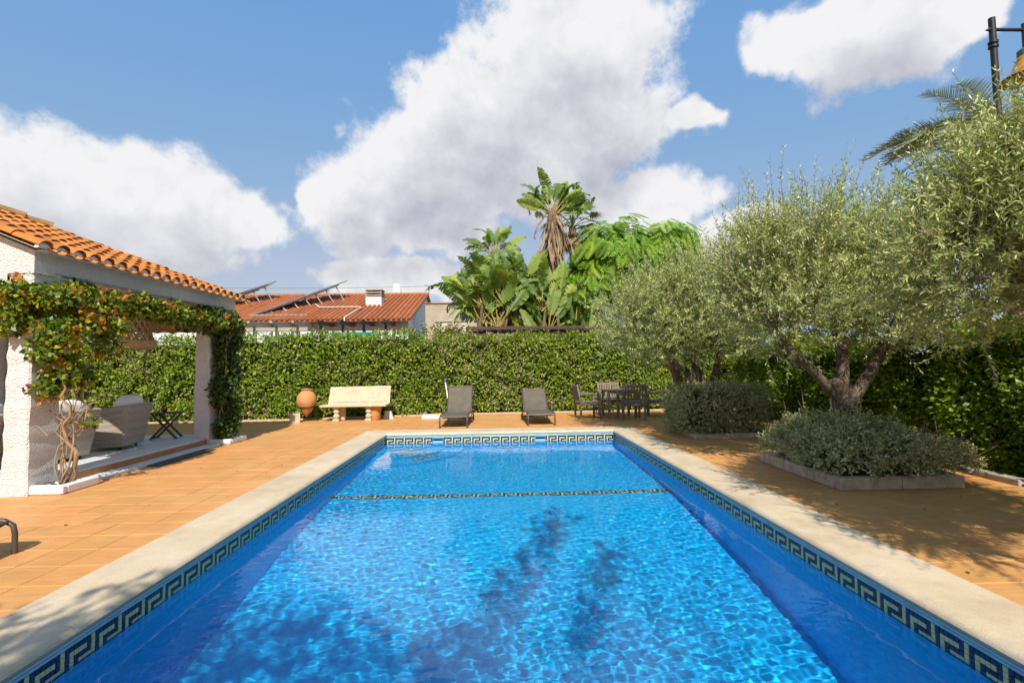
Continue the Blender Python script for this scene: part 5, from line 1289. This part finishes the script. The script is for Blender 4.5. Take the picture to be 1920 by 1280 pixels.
tp = MB().lathe([(.12, 0), (.145, .05), (.165, .25), (.17, .34), (.18, .35), (.18, .39), (.16, .39), (.15, .33)], 22).build('terracotta_pot', m_tc, smooth=50); tp.location = (-3.44, 13.99, 0); tag(tp, 'terracotta pot standing at the right end of the stone bench', 'pot')
ws = MB().prism([(-.13, 0, 0), (.15, 0, 0), (.06, .05, .22), (-.10, .05, .23)], (0, 0, 0), (0, .10, 0)).build('stone_wedge', pmat('white_limestone', (.60, .56, .50), (.48, .45, .40), 8, .9, .4)); ws.location = (-3.12, 14.2, 0); tag(ws, 'white limestone wedge leaning right of the stone bench', 'stone')
wb = empty('white_tray', (-1.86, 14.15, 0), .05, 'low white tray holding something yellow left of the steeper lounger', 'tray')
MB().box((0, 0, .055), (.56, .40, .11), ch=.015).build('tray_body', m_white, wb); MB().box((.14, -.02, .125), (.2, .16, .028), ch=.01).build('yellow_pad', pmat('yellow_pad', (.62, .42, .03), (.5, .33, .02), 8, .6), wb)
pl = empty('pool_brush', (-1.50, 14.3, 0), .1, 'grey handled pool brush leaning on the hedge behind the left lounger', 'brush')
MB().tube([(.15, -.3, 0), (0, .25, 1.02)], .016, 6).build('handle', m_alu, pl); MB().box((0, .25, 1.03), (.06, .05, .16), ch=.01).build('head', pmat('blue_grey_plastic', (.10, .15, .20), (.08, .12, .16), 8, .5), pl)
# --- garden lamp
m_blk2 = pmat('black_lamp_iron', (.018, .018, .020), (.012, .012, .013), 10, .45, .2, 60, .002); m_yel = pmat('amber_lamp_shade', (.52, .27, .022), (.38, .18, .014), 8, .35, .2, 40, .004)
lp = empty('garden_lamp', (7.42, 6.82, -.42), label='black garden lamp post with an amber bell shade at the top right', cat='lamp')
MB().tube([(0, 0, 0), (.0, 0, 3), (-.02, 0, 5.42)], .034, 12).build('post', m_blk2, lp, smooth=60)
for z in (5.08, 5.13): MB().lathe([(.034, z-.02), (.048, z-.012), (.048, z+.012), (.034, z+.02)], 14, (-.02, 0, 0)).build('collar', m_blk2, lp, smooth=50)
MB().lathe([(.06, .3), (.12, .34), (.10, .55), (.06, .6)], 14).build('base', m_blk2, lp, smooth=50); lp.scale = (1.283,)*3
MB().tube([(-.10, 0, 5.275), (-.06, 0, 5.285), (.42, 0, 5.285)], [.006, .019, .019], 8).build('arm', m_blk2, lp, smooth=60); MB().tube([(.36, 0, 5.36), (.36, 0, 5.02)], .024, 8).build('drop_rod', m_blk2, lp)
sh = MB().lathe([(.055, 5.02), (.07, 4.98), (.10, 4.90), (.13, 4.82), (.17, 4.76), (.235, 4.72), (.235, 4.705), (.165, 4.745), (.12, 4.81), (.09, 4.89)], 28, (.36, 0, 0), cap=False).build('shade', m_yel, lp, smooth=60)
MB().lathe([(.05, 5.06), (.075, 5.04), (.075, 4.975), (.06, 4.96)], 16, (.36, 0, 0)).build('shade_cap', pmat('verdigris_cap', (.05, .13, .14), (.03, .09, .10), 10, .5), sh)
MB().lathe([(.236, 4.722), (.245, 4.713), (.236, 4.70), (.228, 4.71), (.236, 4.722)], 28, (.36, 0, 0), cap=False).build('rim', pmat('rusty_rim', (.10, .055, .03), (.06, .03, .02), 12, .8), sh)
MB().lathe([(.0, 4.66), (.10, 4.68), (.19, 4.72), (.22, 4.735)], 24, (.36, 0, 0), cap=False).build('glass', m_yel, sh, smooth=60)
# --- leaning brown log by the far olive
lo = MB(); limb(lo, [(4.42, 11.35, .0), (4.30, 11.4, .75), (4.20, 11.4, 1.25), (4.10, 11.42, 1.62)], [.10, .12, .13, .12], n=10, seed=5, gnarl=.03)
o = lo.build('leaning_log', pmat('red_brown_log', (.30, .145, .075), (.19, .085, .045), 7, .8, .5, 30, .01), smooth=60); tag(o, 'red brown leaning log behind the boxy shrub beside the farthest olive', 'log')
# --- doormat at the pavilion step
dm = MB().box((-5.42, 8.6, .012), (.40, 1.5, .016), ch=.004).build('door_mat', pmat('dark_grey_mat', (.10, .09, .08), (.07, .062, .055), 14, .95, .5, 120, .004)); tag(dm, 'dark grey mat lying along the pavilion step', 'mat')
# --- trees standing behind the viewer whose shade falls on the pool
def shade_tree(loc, h, blobs, n, leaf, label, seed):
    root = empty('garden_tree', loc, label=label, cat='tree'); a = At(root)
    a.build(limb(MB(), [loc, (loc[0], loc[1], h*.4), (loc[0]+.1, loc[1], h*.62)], [.22, .16, .12], seed=seed), 'trunk', m_bark, smooth=60)
    for i, b in enumerate(blobs[-2:]): a.build(limb(MB(), [(loc[0], loc[1], h*.5), Vector((loc[0], loc[1], h*.6)).lerp(Vector(b[:3]), .6), b[:3]], [.09, .06, .03], seed=seed+i), 'limb', m_bark, smooth=60)
    V, O_ = blob_leaves(blobs, n, leaf, .5, lo=.2, lump=.2); o = link('foliage', quads_mesh('foliage', V, m_rh), root); o.location = -a.total()
shade_tree((-1.9, -2.6, 0), 6, [(-1.5, -2.9, 5.6, 1.1, .7, .4), (-2.0, -2.4, 5.2, .8, .7, .4), (-.4, -3.2, 5.6, .8, .7, .4), (-3.4, -2.6, 4.6, .7, .6, .4), (-2.7, -2.4, 4.8, .6, .6, .35), (-1.2, -3.2, 4.6, 1.3, .6, .35)], 2300, .15, 'broad leaved tree behind the viewer shading the near left of the pool', 3)
shade_tree((2.2, -3.6, 0), 7, [(.0+.2*i, -3.2+.5*i, 6.2, .22, .30, .14) for i in range(6)]+[(.95+.18*i, -3.4+.5*i, 6.4, .14, .28, .12) for i in range(4)]+[(1.2, -3.9, 5.2, 1.5, .5, .35), (2.4, -3.9, 5.0, 1.0, .5, .35)], 1250, .15, 'slender tree behind the viewer throwing streaks of shade into the pool', 8)

# --- a few dry leaves blown over the paving
rng = np.random.default_rng(77); P = []
while len(P) < 70:
    x, y = rng.uniform(-7, 6), rng.uniform(2, 13.5)
    if (OXL < x < OXR and y < OYF) or (x < -5.2 and 6 < y < 10.7) or (x > 3.8 and (5.4 < y < 7.5 or y > 9.4)): continue
    if x < 2 and rng.random() < .45: continue
    P.append((x, y, .006))
P = np.array(P); n = len(P); D = rng.normal(size=(n, 3))*np.array([1, 1, .05]); s_ = rng.uniform(.03, .065, n)
tag(link('fallen_leaves', quads_mesh('fallen_leaves', leaves(P, D, np.array([[0, 0, 1.]])+rng.normal(size=(n, 3))*.15, s_, s_*.4), leafmat('dry_leaf', [(0, (.10, .06, .025)), (.6, (.20, .13, .05)), (1, (.16, .17, .05))], .8, .1))), 'scattered small dry leaves lying on the terracotta paving', kind='stuff')
